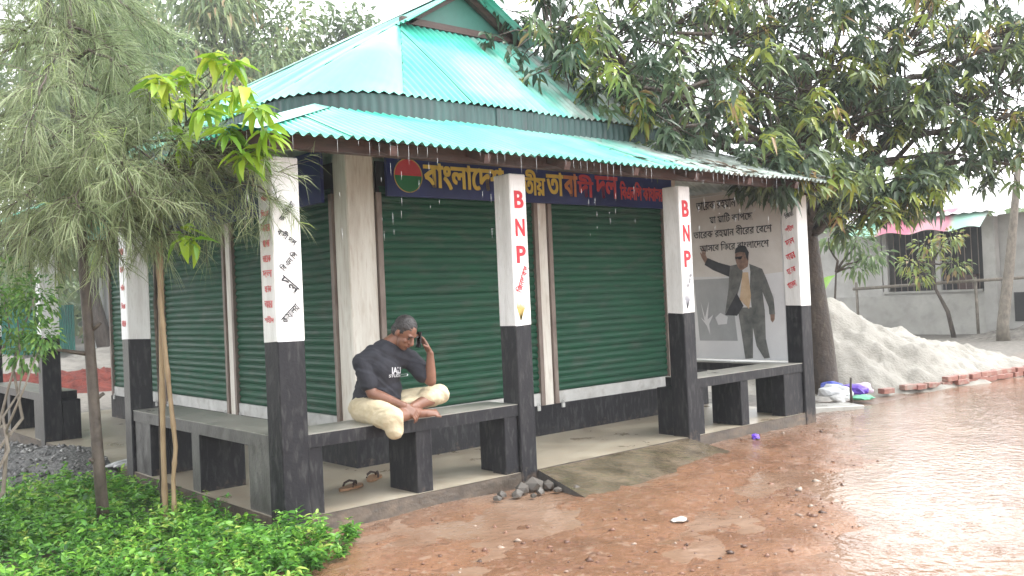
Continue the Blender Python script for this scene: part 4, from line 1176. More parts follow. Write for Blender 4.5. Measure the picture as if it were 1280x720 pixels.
for i in range(9):
    t = i / 8
    c0 = Vector((11.05 - 0.05 * t + 0.42 * t * t * .8, 2.55 - 0.5 * t * t * .6, 0.75 + 1.6 * t - 0.6 * t * t)); wv = 0.17 * math.sin(math.pi * min(1, max(0.02, t * 1.02 - .3) / .7)) if t > .3 else 0.012
    sdv = Vector((0.45, 0.75, 0.25)).normalized() * wv
    V += [c0 - sdv + Vector((0, 0, .25 * wv)), c0, c0 + sdv + Vector((0, 0, .25 * wv))]
for i in range(8):
    for k in range(2): F.append((3 * i + k, 3 * i + k + 1, 3 * i + 4 + k, 3 * i + 3 + k))
MT['banana'] = mat('banana_leaf', [(0.3, (0.16, 0.36, 0.03)), (0.7, (0.26, 0.48, 0.05))], scale=5, rough=(0.35, 0.45))
MB().add(V, F).build('leaf', MT['banana'], bl, smooth=True)

# ------------------------------------------------------------------ plaster house on the right
MT['plaster'] = mat('house_plaster', [(0.3, (0.26, 0.25, 0.23)), (0.6, (0.42, 0.41, 0.385)), (0.8, (0.48, 0.47, 0.445))], scale=0.9, rough=(0.6, 0.8), bump=0.3, bscale=12, bdist=0.01, fine=(4, 0.4, (0.30, 0.29, 0.26)))
MT['cementlow'] = mat('house_dado', [(0.3, (0.26, 0.25, 0.225)), (0.7, (0.40, 0.39, 0.36))], scale=1.1, rough=(0.5, 0.7), fine=(3, 0.4, (0.2, 0.2, 0.18)))
HS = thing('plaster_house', 'low grey plaster house with dark window opening behind the sand pile', 'house', (24.5, 6, 0))
hx = 24.0
hb = MB()
hb.box((hx, 4.95, -0.1), (hx + 0.2, 14, 1.22)); hb.box((hx, 7.95, 1.22), (hx + 0.2, 14, 3.35)); hb.box((hx, 4.95, 3.05), (hx + 0.2, 7.95, 3.35))
hb.box((hx + .3, 1.0, -0.1), (hx + 0.5, 4.65, 3.35)); hb.box((hx + 3, 1, -0.1), (hx + 3.2, 14, 3.35))
hb.box((hx + .2, 13.8, -.1), (hx + 3, 14, 3.35)); hb.box((hx + .5, 1.0, -.1), (hx + 3, 1.2, 3.35))
hb.build('wall', MT['plaster'], HS)
MB().box((hx - 0.03, 4.95, -0.1), (hx - 0.002, 14, 1.16)).build('dado', MT['cementlow'], HS)
MB().box((hx - 0.06, 4.62, -0.1), (hx + 0.25, 4.948, 3.3)).build('post', MT['plaster'], HS)
MB().box((hx - 0.08, 4.99, 1.222), (hx + 0.25, 7.94, 1.28)).build('window_sill', MT['cementlow'], HS)
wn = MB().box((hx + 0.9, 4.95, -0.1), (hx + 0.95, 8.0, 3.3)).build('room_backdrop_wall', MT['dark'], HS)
for y in (6.25, 7.85):
    MB().box((hx + 0.02, y - 0.07, 1.28), (hx + 0.14, y + 0.07, 3.05)).build('window_post', MT['plaster'], HS)
for y in np.arange(5.15, 7.8, 0.19):
    if abs(y - 6.25) > 0.1: MB().tube([(hx + 0.16, y, 1.28), (hx + 0.16, y, 3.05)], 0.012, 5).build('window_bar', MT['rail'], HS)
MB().box((hx + .55, 5.4, .4), (hx + .8, 5.95, 1.7)).build('cupboard', MT['wood'], HS)
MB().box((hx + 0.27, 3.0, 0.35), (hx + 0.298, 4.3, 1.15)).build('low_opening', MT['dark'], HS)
for (x0, z0, x1, z1) in ((hx - 0.55, 3.42, hx + 3.6, 4.45),):
    V, F = [], []
    n = 90
    for i in range(n + 1):
        y = 0.6 + 13.8 * i / n
        for j in range(4):
            t = j / 3
            V.append((x0 + (x1 - x0) * t, y, z0 + (z1 - z0) * t + 0.02 * math.cos(i * math.pi)))
    for i in range(n):
        for j in range(3): F.append((i * 4 + j, i * 4 + j + 1, i * 4 + 5 + j, i * 4 + 4 + j))
    MB().add(V, [f[::-1] for f in F]).build('tin_roof', MT['galv'], HS)
def awning():
    m, t, p = newmat('striped_tarp')
    g = N(t, 'NewGeometry'); s = N(t, 'SeparateXYZ'); t.links.new(g.outputs['Position'], s.inputs[0])
    n1 = N(t, 'TexNoise', Scale=1.2, Detail=3); t.links.new(g.outputs['Position'], n1.inputs['Vector'])
    ad = N(t, 'Math', operation='MULTIPLY_ADD'); ad.inputs[1].default_value = 0.8; t.links.new(n1.outputs['Fac'], ad.inputs[0]); t.links.new(s.outputs[1], ad.inputs[2])
    mr = N(t, 'MapRange'); mr.inputs['From Min'].default_value = 4.8; mr.inputs['From Max'].default_value = 8.6; t.links.new(ad.outputs[0], mr.inputs['Value'])
    rp = ramp(t, [(0.0, (0.62, 0.66, 0.62)), (0.16, (0.30, 0.52, 0.42)), (0.26, (0.30, 0.50, 0.40)), (0.32, (0.42, 0.15, 0.20)), (0.5, (0.46, 0.26, 0.28)), (0.6, (0.42, 0.11, 0.17)), (0.8, (0.40, 0.12, 0.17)), (0.88, (0.22, 0.46, 0.34))])
    t.links.new(mr.outputs[0], rp.inputs[0]); t.links.new(rp.outputs[0], p.inputs['Base Color']); p.inputs['Roughness'].default_value = 0.4
    return m
MT['tarp'] = awning()
V, F = [], []
for i in range(25):
    y = 4.6 + 3.9 * i / 24
    for j in range(6):
        t = j / 5
        V.append((hx - 0.02 - 1.0 * t, y, 3.62 - 0.55 * t + 0.05 * math.sin(i * 0.9) * t - 0.10 * t * t))
for i in range(24):
    for j in range(5): F.append((i * 6 + j, i * 6 + j + 1, i * 6 + 7 + j, i * 6 + 6 + j))
aw = MB().add(V, F).build('tarp_awning', MT['tarp'], smooth=True)
tag(aw, 'sagging pink and green tarpaulin awning over the house window', 'awning')
rl = MB(); rl.tube([(22.9, 8.3, 1.42), (22.85, 5.6, 1.5), (22.8, 1.5, 1.6)], [0.05, 0.045, 0.04], 7)
for y in (8.2, 4.75, 2.0): rl.tube([(22.93, y, -0.05), (22.9, y, 1.62)], 0.04, 6)
tag(rl.build('bamboo_rail', MT['barkgrey'], smooth=True), 'long bamboo pole rail fixed across the front of the plaster house', 'rail')
# mud bank at the foot of the house
def mound(name, peaks, x0, x1, y0, y1, step, mt, rough=0.05, seed=1, sm=0.08):
    X_, Y2 = np.meshgrid(np.arange(x0, x1, step), np.arange(y0, y1, step))
    H = np.full_like(X_, -0.6)
    wob = 0.35 * (fbm(X_ * 1.2, Y2 * 1.2, seed) - 0.5)
    for (px, py, ph, sx, sy) in peaks:
        d = np.sqrt(((X_ - px) / sx) ** 2 + ((Y2 - py) / sy) ** 2)
        h = ph * (1.12 - np.sqrt(d * d + 0.015) + wob * np.minimum(1, d))
        H = np.logaddexp(H / sm, h / sm) * sm
    H += rough * (fbm(X_ * 4, Y2 * 4, seed + 3, 5) - 0.5) * np.clip(H * 6, 0, 1)
    H = np.where(H < -0.12, -0.12, H)
    return link(name, grid_mesh(name, X_, Y2, H, mt))
MT['sand'] = mat('pale_sand', [(0.3, (0.22, 0.205, 0.175)), (0.6, (0.31, 0.295, 0.26)), (0.8, (0.37, 0.355, 0.32))], scale=2.5, rough=(0.7, 0.85), bump=0.6, bscale=25, bdist=0.03, fine=(9, 0.4, (0.22, 0.20, 0.17)))
sp = mound('sand_pile', [(11.2, 2.5, 1.38, 2.2, 2.0), (12.6, 2.2, 0.80, 2.1, 1.9), (13.7, 1.7, 0.42, 1.7, 1.4)], 8.4, 18.5, -0.2, 6, 0.07, MT['sand'], 0.30, 4)
tag(sp, 'large heap of pale grey building sand beside the mango tree', 'sand pile')
tag(mound('mud_bank', [(22.6, 2.6, 0.42, 1.1, 2.2)], 20.5, 24.3, 0, 6, 0.12, MT['mud'], 0.3, 6), 'low brown mud bank at the foot of the house', 'mud bank')

# ------------------------------------------------------------------ left background: fence, shed, heaps
MT['teal'] = mat('fence_tin', [(0.3, (0.015, 0.21, 0.17)), (0.7, (0.04, 0.36, 0.29))], scale=0.6, rough=(0.4, 0.55), fine=(2, 0.3, (0.10, 0.25, 0.16)))
FE = thing('tin_fence', 'teal corrugated tin fence behind the pavilion beyond the red chips', 'fence', (5, 40, 0))
for k in range(13):
    V, F = [], []
    x0 = -2.2 + k * 0.92
    for i in range(49):
        s = x0 + 0.91 * i / 48
        yy = 40.1 + 0.03 * math.cos(i * math.pi / 3) + 0.03 * (k % 2)
        V += [(s, yy, -0.1), (s, yy, 2.15 + 0.06 * math.sin(k * 2.3))]
    for i in range(48): F.append((2 * i, 2 * i + 2, 2 * i + 3, 2 * i + 1))
    MB().add(V, F).build('panel', MT['teal'], FE)
for k in range(6):
    MB().box((-2 + k * 2.3, 40.16, -0.2), (-1.9 + k * 2.3, 40.26, 2.2)).build('post', MT['wood'], FE)
SHD = thing('shed', 'whitewashed shed with dark doorway and leaning black boards beyond the side opening', 'shed', (10.5, 33, 0))
MT['limewash'] = mat('limewash', [(0.3, (0.36, 0.36, 0.35)), (0.7, (0.62, 0.62, 0.61))], scale=1.0, stretch=(2, 2, .5), rough=(0.7, 0.8))
MB().box((9.3, 33, -0.1), (13.5, 36, 3.3)).build('wall', MT['limewash'], SHD)
MB().box((9.6, 32.95, 1.5), (10.1, 32.99, 3.1)).build('window_opening', MT['dark'], SHD)
MB().add([(8.6, 32.0, 3.05), (14, 32.0, 3.05), (14, 36.5, 4.0), (8.6, 36.5, 4.0), (8.6, 32.0, 3.12), (14, 32.0, 3.12), (14, 36.5, 4.07), (8.6, 36.5, 4.07)],
         [(0, 3, 2, 1), (4, 5, 6, 7), (0, 1, 5, 4), (1, 2, 6, 5), (2, 3, 7, 6), (3, 0, 4, 7)]).build('roof', MT['rail'], SHD)
MB().box((0, 0, -0.25), (4.2, 0.08, 0.25), M=Matrix.Translation((8.3, 31.6, 3.4)) @ Matrix.Rotation(0.30, 4, 'Y')).build('leaning_board', MT['dark'], SHD)
for x, t in ((9.9, .06), (10.35, -.05), (10.9, .12)):
    MB().tube([(x, 32.6, -0.1), (x + t * 3, 32.7, 2.8)], 0.06, 6).build('pole', MT['wood'], SHD)
MB().box((10.2, 32.3, 0.9), (10.8, 32.35, 2.5)).build('dark_panel', MT['wood'], SHD)

MT['chips'] = mat('brick_chips', [(0.3, (0.05, 0.012, 0.010)), (0.7, (0.15, 0.038, 0.028))], scale=6, rough=(0.85, 0.95), spec=0.15, bump=0.8, bscale=10, bdist=0.05)
tag(mound('brick_chip_heap', [(2.2, 17.4, 0.30, 3.4, 2.3), (5.0, 17.2, 0.26, 3.0, 2.0), (-0.8, 17.6, 0.3, 2.6, 2.0)], -5, 9, 14.5, 20.5, 0.13, MT['chips'], 0.5, 12), 'long low heap of red brick chips behind the pavilion', 'brick heap')
MT['gravel'] = mat('dark_gravel', [(0.3, (0.055, 0.055, 0.055)), (0.7, (0.17, 0.165, 0.155))], scale=7, rough=(0.4, 0.7), bump=1.0, bscale=28, bdist=0.03, fine=(30, 0.5, (0.28, 0.27, 0.25)))
MT['dimsand'] = mat('grey_wet_sand', [(0.3, (0.10, 0.095, 0.085)), (0.7, (0.20, 0.19, 0.17))], scale=1.5, spec=0.15, rough=(0.85, 0.95), bump=0.6, bscale=8, bdist=0.05)
gp = mound('gravel_heap', [(-0.95, 4.9, 0.36, 1.1, 1.5), (-0.35, 4.1, 0.30, 0.7, 0.9), (-1.6, 4.0, 0.30, 1.0, 1.3)], -3.6, -0.04, 1.8, 7.5, 0.05, MT['gravel'], 0.10, 15)
tag(gp, 'heap of dark wet gravel outside the side opening of the pavilion', 'gravel heap')
tag(mound('pale_sand_heap', [(2.0, 24.5, 0.7, 4.5, 2.0), (7.2, 25.5, 0.65, 2.8, 1.8)], -5, 12, 21, 29, 0.25, MT['dimsand'], 0.3, 18), 'low pale sand heap between the teal fence and the red chips', 'sand pile')

# loose stones: octahedral chips, joined
def stones(name, P, S, mt, seed):
    r = np.random.default_rng(seed); n = len(P)
    base = np.array([[1, 0, 0], [-1, 0, 0], [0, 1, 0], [0, -1, 0], [0, 0, 1], [0, 0, -1]], float)
    V = base[None] * S[:, None, None] * r.uniform(0.5, 1.25, (n, 6, 1)) * np.array([1, 1, 0.62]) + r.normal(0, 0.12, (n, 6, 3)) * S[:, None, None]
    a = r.uniform(0, 6.28, n); ca, sa = np.cos(a), np.sin(a)
    V = np.stack([V[..., 0] * ca[:, None] - V[..., 1] * sa[:, None], V[..., 0] * sa[:, None] + V[..., 1] * ca[:, None], V[..., 2]], -1) + P[:, None, :]
    tri = np.array([[4, 0, 2], [4, 2, 1], [4, 1, 3], [4, 3, 0], [5, 2, 0], [5, 1, 2], [5, 3, 1], [5, 0, 3]])
    T = (np.arange(n)[:, None, None] * 6 + tri[None]).reshape(-1, 3)
    return stuff(link(name, np_mesh(name, V.reshape(-1, 3), T, mt, np.repeat(r.uniform(0, 1, n), 6))))
MT['pebble'] = leafmat('brick_grit', [(0.0, (0.06, 0.035, 0.025)), (0.4, (0.16, 0.08, 0.052)), (0.75, (0.24, 0.125, 0.085)), (1.0, (0.40, 0.34, 0.28))], 0.0, 0.3)
r = np.random.default_rng(3)
n = 5200
x = r.uniform(-0.6, 12, n); y = -0.08 - r.uniform(0, 1, n) ** 0.8 * 5.2
k = (fbm(x * 0.9, y * 0.9, 55) + r.normal(0, .08, n) > 0.50) & ~((x > 2.1) & (x < 4.7) & (y > -1.0)) & ~((x < 0.35) & (y > -1.0))
x, y = x[k], y[k]
S = r.gamma(1.6, 0.0055, len(x)) + 0.004
tag(stones('road_grit', np.stack([x, y, ground_h(x, y) + S * 0.12], 1), S, MT['pebble'], 4), 'scattered brick grit and pebbles over the wet red track', 'grit')
MT['pebblegrey'] = leafmat('grey_grit', [(0.0, (0.05, 0.05, 0.05)), (0.6, (0.17, 0.165, 0.155)), (1.0, (0.36, 0.35, 0.33))], 0.0, 0.35)
def drop_on(objs, x, y):
    dg = None
    out = np.full(len(x), -9.0)
    for o in objs:
        me = o.data
        bv = BVHTree.FromPolygons([v.co for v in me.vertices], [p.vertices for p in me.polygons])
        for i in range(len(x)):
            h = bv.ray_cast(Vector((x[i], y[i], 20)), Vector((0, 0, -1)))
            if h[0] is not None: out[i] = max(out[i], h[0].z)
    return out
n = 2400
x = r.uniform(-2.6, -0.06, n); y = r.uniform(2.6, 7, n)
z = drop_on([gp], x, y); k = z > -0.02
S = r.gamma(2, 0.007, n) + 0.006
tag(stones('gravel_stones', np.stack([x, y, z + S * .2], 1)[k], S[k], MT['pebblegrey'], 6), 'loose grey stones lying over the dark gravel heap', 'gravel')

# ------------------------------------------------------------------ bricks along the sand
MT['brick'] = mat('wet_brick', [(0.3, (0.20, 0.075, 0.055)), (0.7, (0.36, 0.17, 0.13))], scale=9, rough=(0.35, 0.6), bump=0.5, bscale=40, bdist=0.006, fine=(7, 0.6, (0.36, 0.33, 0.28)))
BE = thing('brick_edging', 'single line of bricks laid along the foot of the sand pile', 'edging', (11, 0.3, 0))
bm_ = MB().box((-0.12, -0.055, -0.036), (0.12, 0.055, 0.036), ch=0.006).mesh('brick', MT['brick'])
p0, p1 = Vector((9.55, 0.62, 0)), Vector((13.4, -0.18, 0))
n = 15
ang = math.atan2(p1.y - p0.y, p1.x - p0.x)
for i in range(n):
    p = p0.lerp(p1, (i + .5) / n)
    if i in (1,): continue
    link('brick', bm_, BE, (p.x + RNG.normal(0, .01), p.y + 0.05 * math.sin(i * .7) + RNG.normal(0, .015), 0.035 + RNG.normal(0, .006)), Euler((RNG.normal(0, .05), RNG.normal(0, .03), ang + RNG.normal(0, .07))))
    if i >= 5:
        link('brick', bm_, BE, (p.x + 0.07 + RNG.normal(0, .01), p.y + 0.05 * math.sin(i * .7) + RNG.normal(0, .01), 0.108 + RNG.normal(0, .003)), Euler((RNG.normal(0, .03), RNG.normal(0, .02), ang + RNG.normal(0, .05))))
for i, (x, y, rz) in enumerate([(13.1, -0.55, .2), (12.6, 0.15, 1.1), (9.1, 0.95, .7)]):
    o = link('brick', bm_.copy(), None, (x, y, 0.04), Euler((0.1, 0.05, rz)))
    tag(o, ['loose red brick lying on the track side of the brick line', 'loose red brick on the sand just behind the brick line', 'brick half hidden between plastic litter and sand pile'][i], 'brick')

# ------------------------------------------------------------------ litter by the tree
import bmesh
def crumple(name, label, cat, loc, size, c, seed, flatn=0.55, rough=0.35, group=None, sub=3):
    bm = bmesh.new(); bmesh.ops.create_icosphere(bm, subdivisions=sub, radius=1.0)
    r = np.random.default_rng(seed)
    ks = r.normal(0, 2.2, (9, 3)); ph = r.uniform(0, 6.28, 9)
    for v in bm.verts:
        q = np.array(v.co)
        d = sum(abs(math.sin(float(ks[i] @ q) + ph[i])) for i in range(9)) / 9
        v.co = v.co * (0.35 + 1.0 * d)
        v.co.z = max(v.co.z * flatn, -0.25)
    me = bpy.data.meshes.new(name); bm.to_mesh(me); bm.free()
    m = mat(name + '_film', [(0.3, [k * .7 for k in c]), (0.7, c)], scale=14, rough=(rough, rough + .15), spec=0.6)
    me.materials.append(m)
    o = link(name, me, None, loc, Euler((0, 0, r.uniform(0, 6))), size)
    return tag(o, label, cat, group)
B = [('blue torn plastic bag on white litter at the mango trunk', (8.85, 0.98, 0.17), (0.16, 0.14, 0.12), (0.06, 0.10, 0.55)),
     ('white crumpled plastic sack leaning at the mango trunk', (8.62, 0.80, 0.10), (0.24, 0.2, 0.22), (0.66, 0.67, 0.68)),
     ('small white plastic bag between the sack and the slab', (8.42, 0.62, 0.05), (0.14, 0.12, 0.11), (0.62, 0.62, 0.60)),
     ('purple crumpled plastic bag next to the brick line', (9.1, 0.78, 0.09), (0.19, 0.16, 0.18), (0.14, 0.05, 0.50)),
     ('pale pink plastic bag against the sand pile', (9.32, 0.78, 0.08), (0.18, 0.15, 0.18), (0.60, 0.47, 0.58)),
     ('flat green plastic scrap in front of the purple bag', (8.85, 0.52, 0.03), (0.2, 0.13, 0.07), (0.10, 0.48, 0.27)),
     ('grey muddy rag under the white sack', (8.25, 0.78, 0.04), (0.2, 0.16, 0.1), (0.28, 0.26, 0.23))]
for i, (lb, lo, sz, c) in enumerate(B): crumple('plastic_bag' if i < 6 else 'rag', lb, 'bag' if i < 6 else 'rag', lo, sz, c, 40 + i)
crumple('plastic_scrap', 'tiny violet plastic scrap on the mud before the end bench', 'litter', (5.25, -0.23, 0.03), (0.05, 0.04, 0.06), (0.15, 0.06, 0.6), 60)
crumple('paper_scrap', 'small flat white paper scrap lying on the open track', 'litter', (2.07, -1.78, 0.008), (0.07, 0.045, 0.025), (0.72, 0.68, 0.62), 61)
crumple('paper_scrap', 'long white torn sack lying on the pavilion floor at the side opening', 'litter', (0.06, 3.55, 0.135), (0.23, 0.09, 0.06), (0.70, 0.70, 0.69), 62)
MT['slabc'] = mat('slab_cement', [(0.3, (0.25, 0.24, 0.21)), (0.7, (0.42, 0.41, 0.38))], scale=5, rough=(0.2, 0.45), bump=0.4, bscale=30)
sl = MB().box((-0.45, -0.16, -0.06), (0.45, 0.16, 0.03), ch=0.01).build('cement_slab', MT['slabc'])
sl.location = (7.75, 0.38, 0.03); sl.rotation_euler = (0.04, 0.05, -0.28)
tag(sl, 'small broken cement slab on the mud beside the end pillar', 'slab')
tw = MB().tube([(8.28, 0.35, -0.05), (8.27, 0.36, 0.2), (8.29, 0.36, 0.36)], [0.018, 0.016, 0.014], 6).build('wooden_peg', MT['bark'], smooth=True)
tag(tw, 'short dark wooden peg stuck upright among the plastic litter', 'peg')
for i, (x, y, s) in enumerate([(1.98, -0.22, .085), (2.12, -0.2, .10), (2.24, -0.26, .075), (1.86, -0.3, .06), (2.06, -0.36, .05), (2.2, -0.42, .045), (1.78, -0.2, .05), (2.33, -0.5, .05), (1.93, -0.42, .035), (2.36, -0.36, .04), (1.68, -0.27, .04)]):
    crumple('rubble_lump', 'grey lump of broken cement in the rubble where pillar and ramp meet', 'rubble', (x, y, s * .35), (s, s * .8, s * .9), (0.10, 0.088, 0.075), 80 + i, 0.8, 0.5, 'rubble by the ramp', 1)

# leaf litter fallen on the canopy under the mango
r = np.random.default_rng(9)
n = 420
x = r.uniform(3.2, 7.1, n) ; x = np.maximum(x, r.uniform(3.2, 7.1, n)); y = r.uniform(-0.42, 0.75, n)
P = np.stack([x, y, EZ + 0.376 * (y + OV) + 0.014], 1)
D = np.stack([r.normal(0, 1, n), r.normal(0, 1, n) * .9, r.normal(0, 0.05, n)], 1); D[:, 2] += 0.34 * D[:, 1]
MT['dead'] = leafmat('fallen_leaf', [(0, (0.06, 0.04, 0.03)), (1, (0.20, 0.15, 0.10))], 0.0, 0.5)
V, T, c = leaf_arrays(P, D, r.uniform(0.08, 0.2, n), r.uniform(0.025, 0.045, n), r.uniform(0, 1, n), 0.0, fold=0.1)
tag(stuff(link('fallen_leaves', np_mesh('fallen_leaves', V, T, MT['dead'], c))), 'dead brown leaves lying on the canopy under the mango crown', 'leaves')

# ------------------------------------------------------------------ sandals
MT['sole'] = mat('sandal_sole', [(0.3, (0.20, 0.10, 0.05)), (0.7, (0.34, 0.20, 0.11))], scale=20, rough=(0.5, 0.6))
MT['strap'] = flat('sandal_strap', (0.05, 0.03, 0.025), 0.5)
def sandal(x, y, rz, label):
    root = thing('flip_flop', label, 'sandal', (x, y, 0.12), 'pair of flip-flops')
    M = Matrix.Translation((x, y, 0.124)) @ Matrix.Rotation(rz, 4, 'Z')
    out = []
    for k in range(24):
        t = 2 * math.pi * k / 24
        u = math.cos(t); wd = 0.047 + 0.009 * u - 0.010 * math.exp(-((u + 0.15) / .3) ** 2)
        out.append((0.135 * u, wd * math.sin(t) * (1.25 if abs(u) < .9 else 1.4)))
    V = [M @ Vector((a, b, 0)) for a, b in out] + [M @ Vector((a * 1.02, b * 1.02, 0.02)) for a, b in out]
    F = [(i, (i + 1) % 24, 24 + (i + 1) % 24, 24 + i) for i in range(24)] + [tuple(range(24, 48)), tuple(reversed(range(24)))]
    MB().add(V, F).build('sole', MT['sole'], root)
    st = MB()
    for s in (-1, 1):
        st.tube([M @ Vector(q) for q in [(0.075, 0, 0.02), (0.065, 0.006 * s, 0.045), (0.02, 0.03 * s, 0.058), (-0.02, 0.046 * s, 0.045), (-0.035, 0.05 * s, 0.018)]], [0.006, 0.008, 0.011, 0.010, 0.008], 6)
    st.build('strap', MT['strap'], root, smooth=True)
sandal(0.87, 0.60, 0.35, 'brown flip-flop on the floor under the bench, closest to the corner pillar')
sandal(1.20, 0.78, 0.75, 'brown flip-flop lying further in on the floor, towards the bench leg')

# ------------------------------------------------------------------ the man on the bench
class Blob(MB):
    def cap(s, p0, p1, r0, r1, n=14):
        p0, p1 = Vector(p0), Vector(p1)
        d = (p1 - p0).normalized()
        pts, rad = [], []
        for a in (0.08, 0.5, 0.95, 1.3): pts.append(p0 - d * r0 * math.cos(a)); rad.append(r0 * math.sin(a))
        pts.append(p0); rad.append(r0); pts.append(p1); rad.append(r1)
        for a in (1.3, 0.95, 0.5, 0.08): pts.append(p1 + d * r1 * math.cos(a)); rad.append(r1 * math.sin(a))
        return s.tube(pts, rad, n)
    def chain(s, pts, rad):
        for i in range(len(pts) - 1): s.cap(pts[i], pts[i + 1], rad[i], rad[i + 1])
        return s
    def ell(s, c, r, R=None, n=16, m=10):
        c = Vector(c); V, F = [], []
        for j in range(m + 1):
            ph = math.pi * (j / m) if 0 < j < m else (0.04 if j == 0 else math.pi - 0.04)
            for i in range(n):
                th = 2 * math.pi * i / n
                q = Vector((r[0] * math.sin(ph) * math.cos(th), r[1] * math.sin(ph) * math.sin(th), r[2] * math.cos(ph)))
                V.append(c + (R @ q if R else q))
        for j in range(m):
            for i in range(n):
                k = (i + 1) % n
                F.append((j * n + i, j * n + n + i, j * n + n + k, j * n + k))
        F.append(tuple(range(n))); F.append(tuple(reversed(range(m * n, m * n + n))))
        return s.add(V, F)
    def skin(s, name, mt, parent=None, voxel=0.006, smooth=6, fac=0.5):
        me = s.mesh('tmp', mt)
        o = bpy.data.objects.new('tmp', me); COL.objects.link(o)
        m = o.modifiers.new('r', 'REMESH'); m.mode = 'VOXEL'; m.voxel_size = voxel
        if smooth:
            q = o.modifiers.new('s', 'SMOOTH'); q.factor = fac; q.iterations = smooth
        bpy.context.view_layer.update()
        dg = bpy.context.evaluated_depsgraph_get()
        out = bpy.data.meshes.new_from_object(o.evaluated_get(dg)); out.name = name
        bpy.data.objects.remove(o); bpy.data.meshes.remove(me)
        out.materials.clear(); out.materials.append(mt)
        out.polygons.foreach_set('use_smooth', [True] * len(out.polygons))
        return link(name, out, parent)

MT['skin'] = mat('skin', [(0.3, (0.15, 0.068, 0.042)), (0.7, (0.24, 0.115, 0.075))], scale=9, rough=(0.38, 0.5), bump=0.1, bscale=120, bdist=0.002)
MT['tee'] = mat('dark_cotton', [(0.3, (0.012, 0.013, 0.020)), (0.7, (0.028, 0.029, 0.038))], scale=14, rough=(0.75, 0.9), bump=0.4, bscale=22, bdist=0.008)
MT['cream'] = mat('cream_cotton', [(0.3, (0.47, 0.39, 0.25)), (0.55, (0.56, 0.48, 0.33)), (0.75, (0.60, 0.53, 0.39))], scale=7, stretch=(1.5, 1, 2), rough=(0.8, 0.9), bump=0.6, bscale=26, bdist=0.012)
MT['hair'] = mat('hair', [(0.3, (0.010, 0.009, 0.009)), (0.7, (0.045, 0.04, 0.04))], scale=40, rough=(0.4, 0.6), bump=0.8, bscale=90, bdist=0.006)

# joints
PEL = Vector((0.88, 0.27, 0.815)); BEL = Vector((0.905, 0.205, 0.97)); CHE = Vector((0.925, 0.155, 1.11)); UPC = Vector((0.945, 0.13, 1.205)); NEC = Vector((0.965, 0.10, 1.285))
RS, RE, RW, RH = Vector((0.762, 0.165, 1.16)), Vector((0.785, 0.085, 0.925)), Vector((0.945, -0.095, 0.825)), Vector((1.005, -0.14, 0.765))
LS, LE, LW, LH = Vector((1.135, 0.075, 1.155)), Vector((1.215, -0.085, 0.985)), Vector((1.175, -0.125, 1.185)), Vector((1.155, -0.085, 1.275))
RHIP, RKN, RAN, RTO = Vector((0.795, 0.235, 0.80)), Vector((0.80, -0.125, 0.755)), Vector((1.085, -0.075, 0.755)), Vector((1.235, -0.11, 0.735))
LHIP, LKN, LAN, LTO = Vector((0.985, 0.235, 0.80)), Vector((1.345, 0.015, 0.855)), Vector((1.045, -0.065, 0.80)), Vector((0.90, -0.02, 0.735))
hd = Vector((1.04, -0.015, 1.368))                       # head centre
hf = Vector((0.20, -0.74, -0.62)).normalized()         # where the face looks
hu = (Vector((0.14, -0.28, 1)) - hf * Vector((0.14, -0.28, 1)).dot(hf)).normalized()
hl = hu.cross(hf).normalized()                         # the man's left
HR = Matrix((hl, -hf, hu)).transposed()                # local x = left, y = back, z = up
def H(x, y, z): return hd + HR @ Vector((x, y, z))

LW, LH = Vector((1.195, -0.120, 1.200)), Vector((1.172, -0.085, 1.282))
bd = Blob()
bd.chain([PEL, BEL, CHE, UPC, NEC], [0.125, 0.132, 0.135, 0.105, 0.055])
bd.chain([RS.lerp(UPC, .35), RS], [0.085, 0.062]); bd.chain([LS.lerp(UPC, .35), LS], [0.085, 0.062])
bd.chain([RS, RS.lerp(RE, .5), RE], [0.06, 0.052, 0.043]); bd.chain([RE, RE.lerp(RW, .3), RW], [0.043, 0.043, 0.028])
bd.chain([LS, LS.lerp(LE, .5), LE], [0.06, 0.052, 0.043]); bd.chain([LE, LE.lerp(LW, .3), LW], [0.043, 0.042, 0.027])
bd.chain([RHIP, RKN], [0.085, 0.06]); bd.chain([LHIP, LKN], [0.085, 0.06])
bd.chain([RKN, RKN.lerp(RAN, .35), RAN], [0.056, 0.055, 0.034]); bd.chain([LKN, LKN.lerp(LAN, .35), LAN], [0.056, 0.055, 0.034])
def foot(A, T, up):
    d = (T - A).normalized(); sd_ = d.cross(up).normalized()
    bd.chain([A - d * 0.035 - up * 0.015, A.lerp(T, .55) - up * 0.004, T], [0.032, 0.033, 0.020])
    bd.cap(A.lerp(T, .5) + sd_ * .016, T + sd_ * .02 - d * .02, 0.022, 0.013); bd.cap(A.lerp(T, .5) - sd_ * .016, T - sd_ * .02 - d * .005, 0.022, 0.015)
    for k in range(5):
        off = (k - 2) * 0.016
        bd.cap(T + sd_ * off * 1.1 - d * .005, T + sd_ * off * 1.25 + d * (0.028 - 0.004 * (4 - k)), 0.011, 0.008)
foot(RAN, RTO, Vector((-.1, -.55, .8)).normalized()); foot(LAN, LTO, Vector((0, -.5, .8)).normalized())
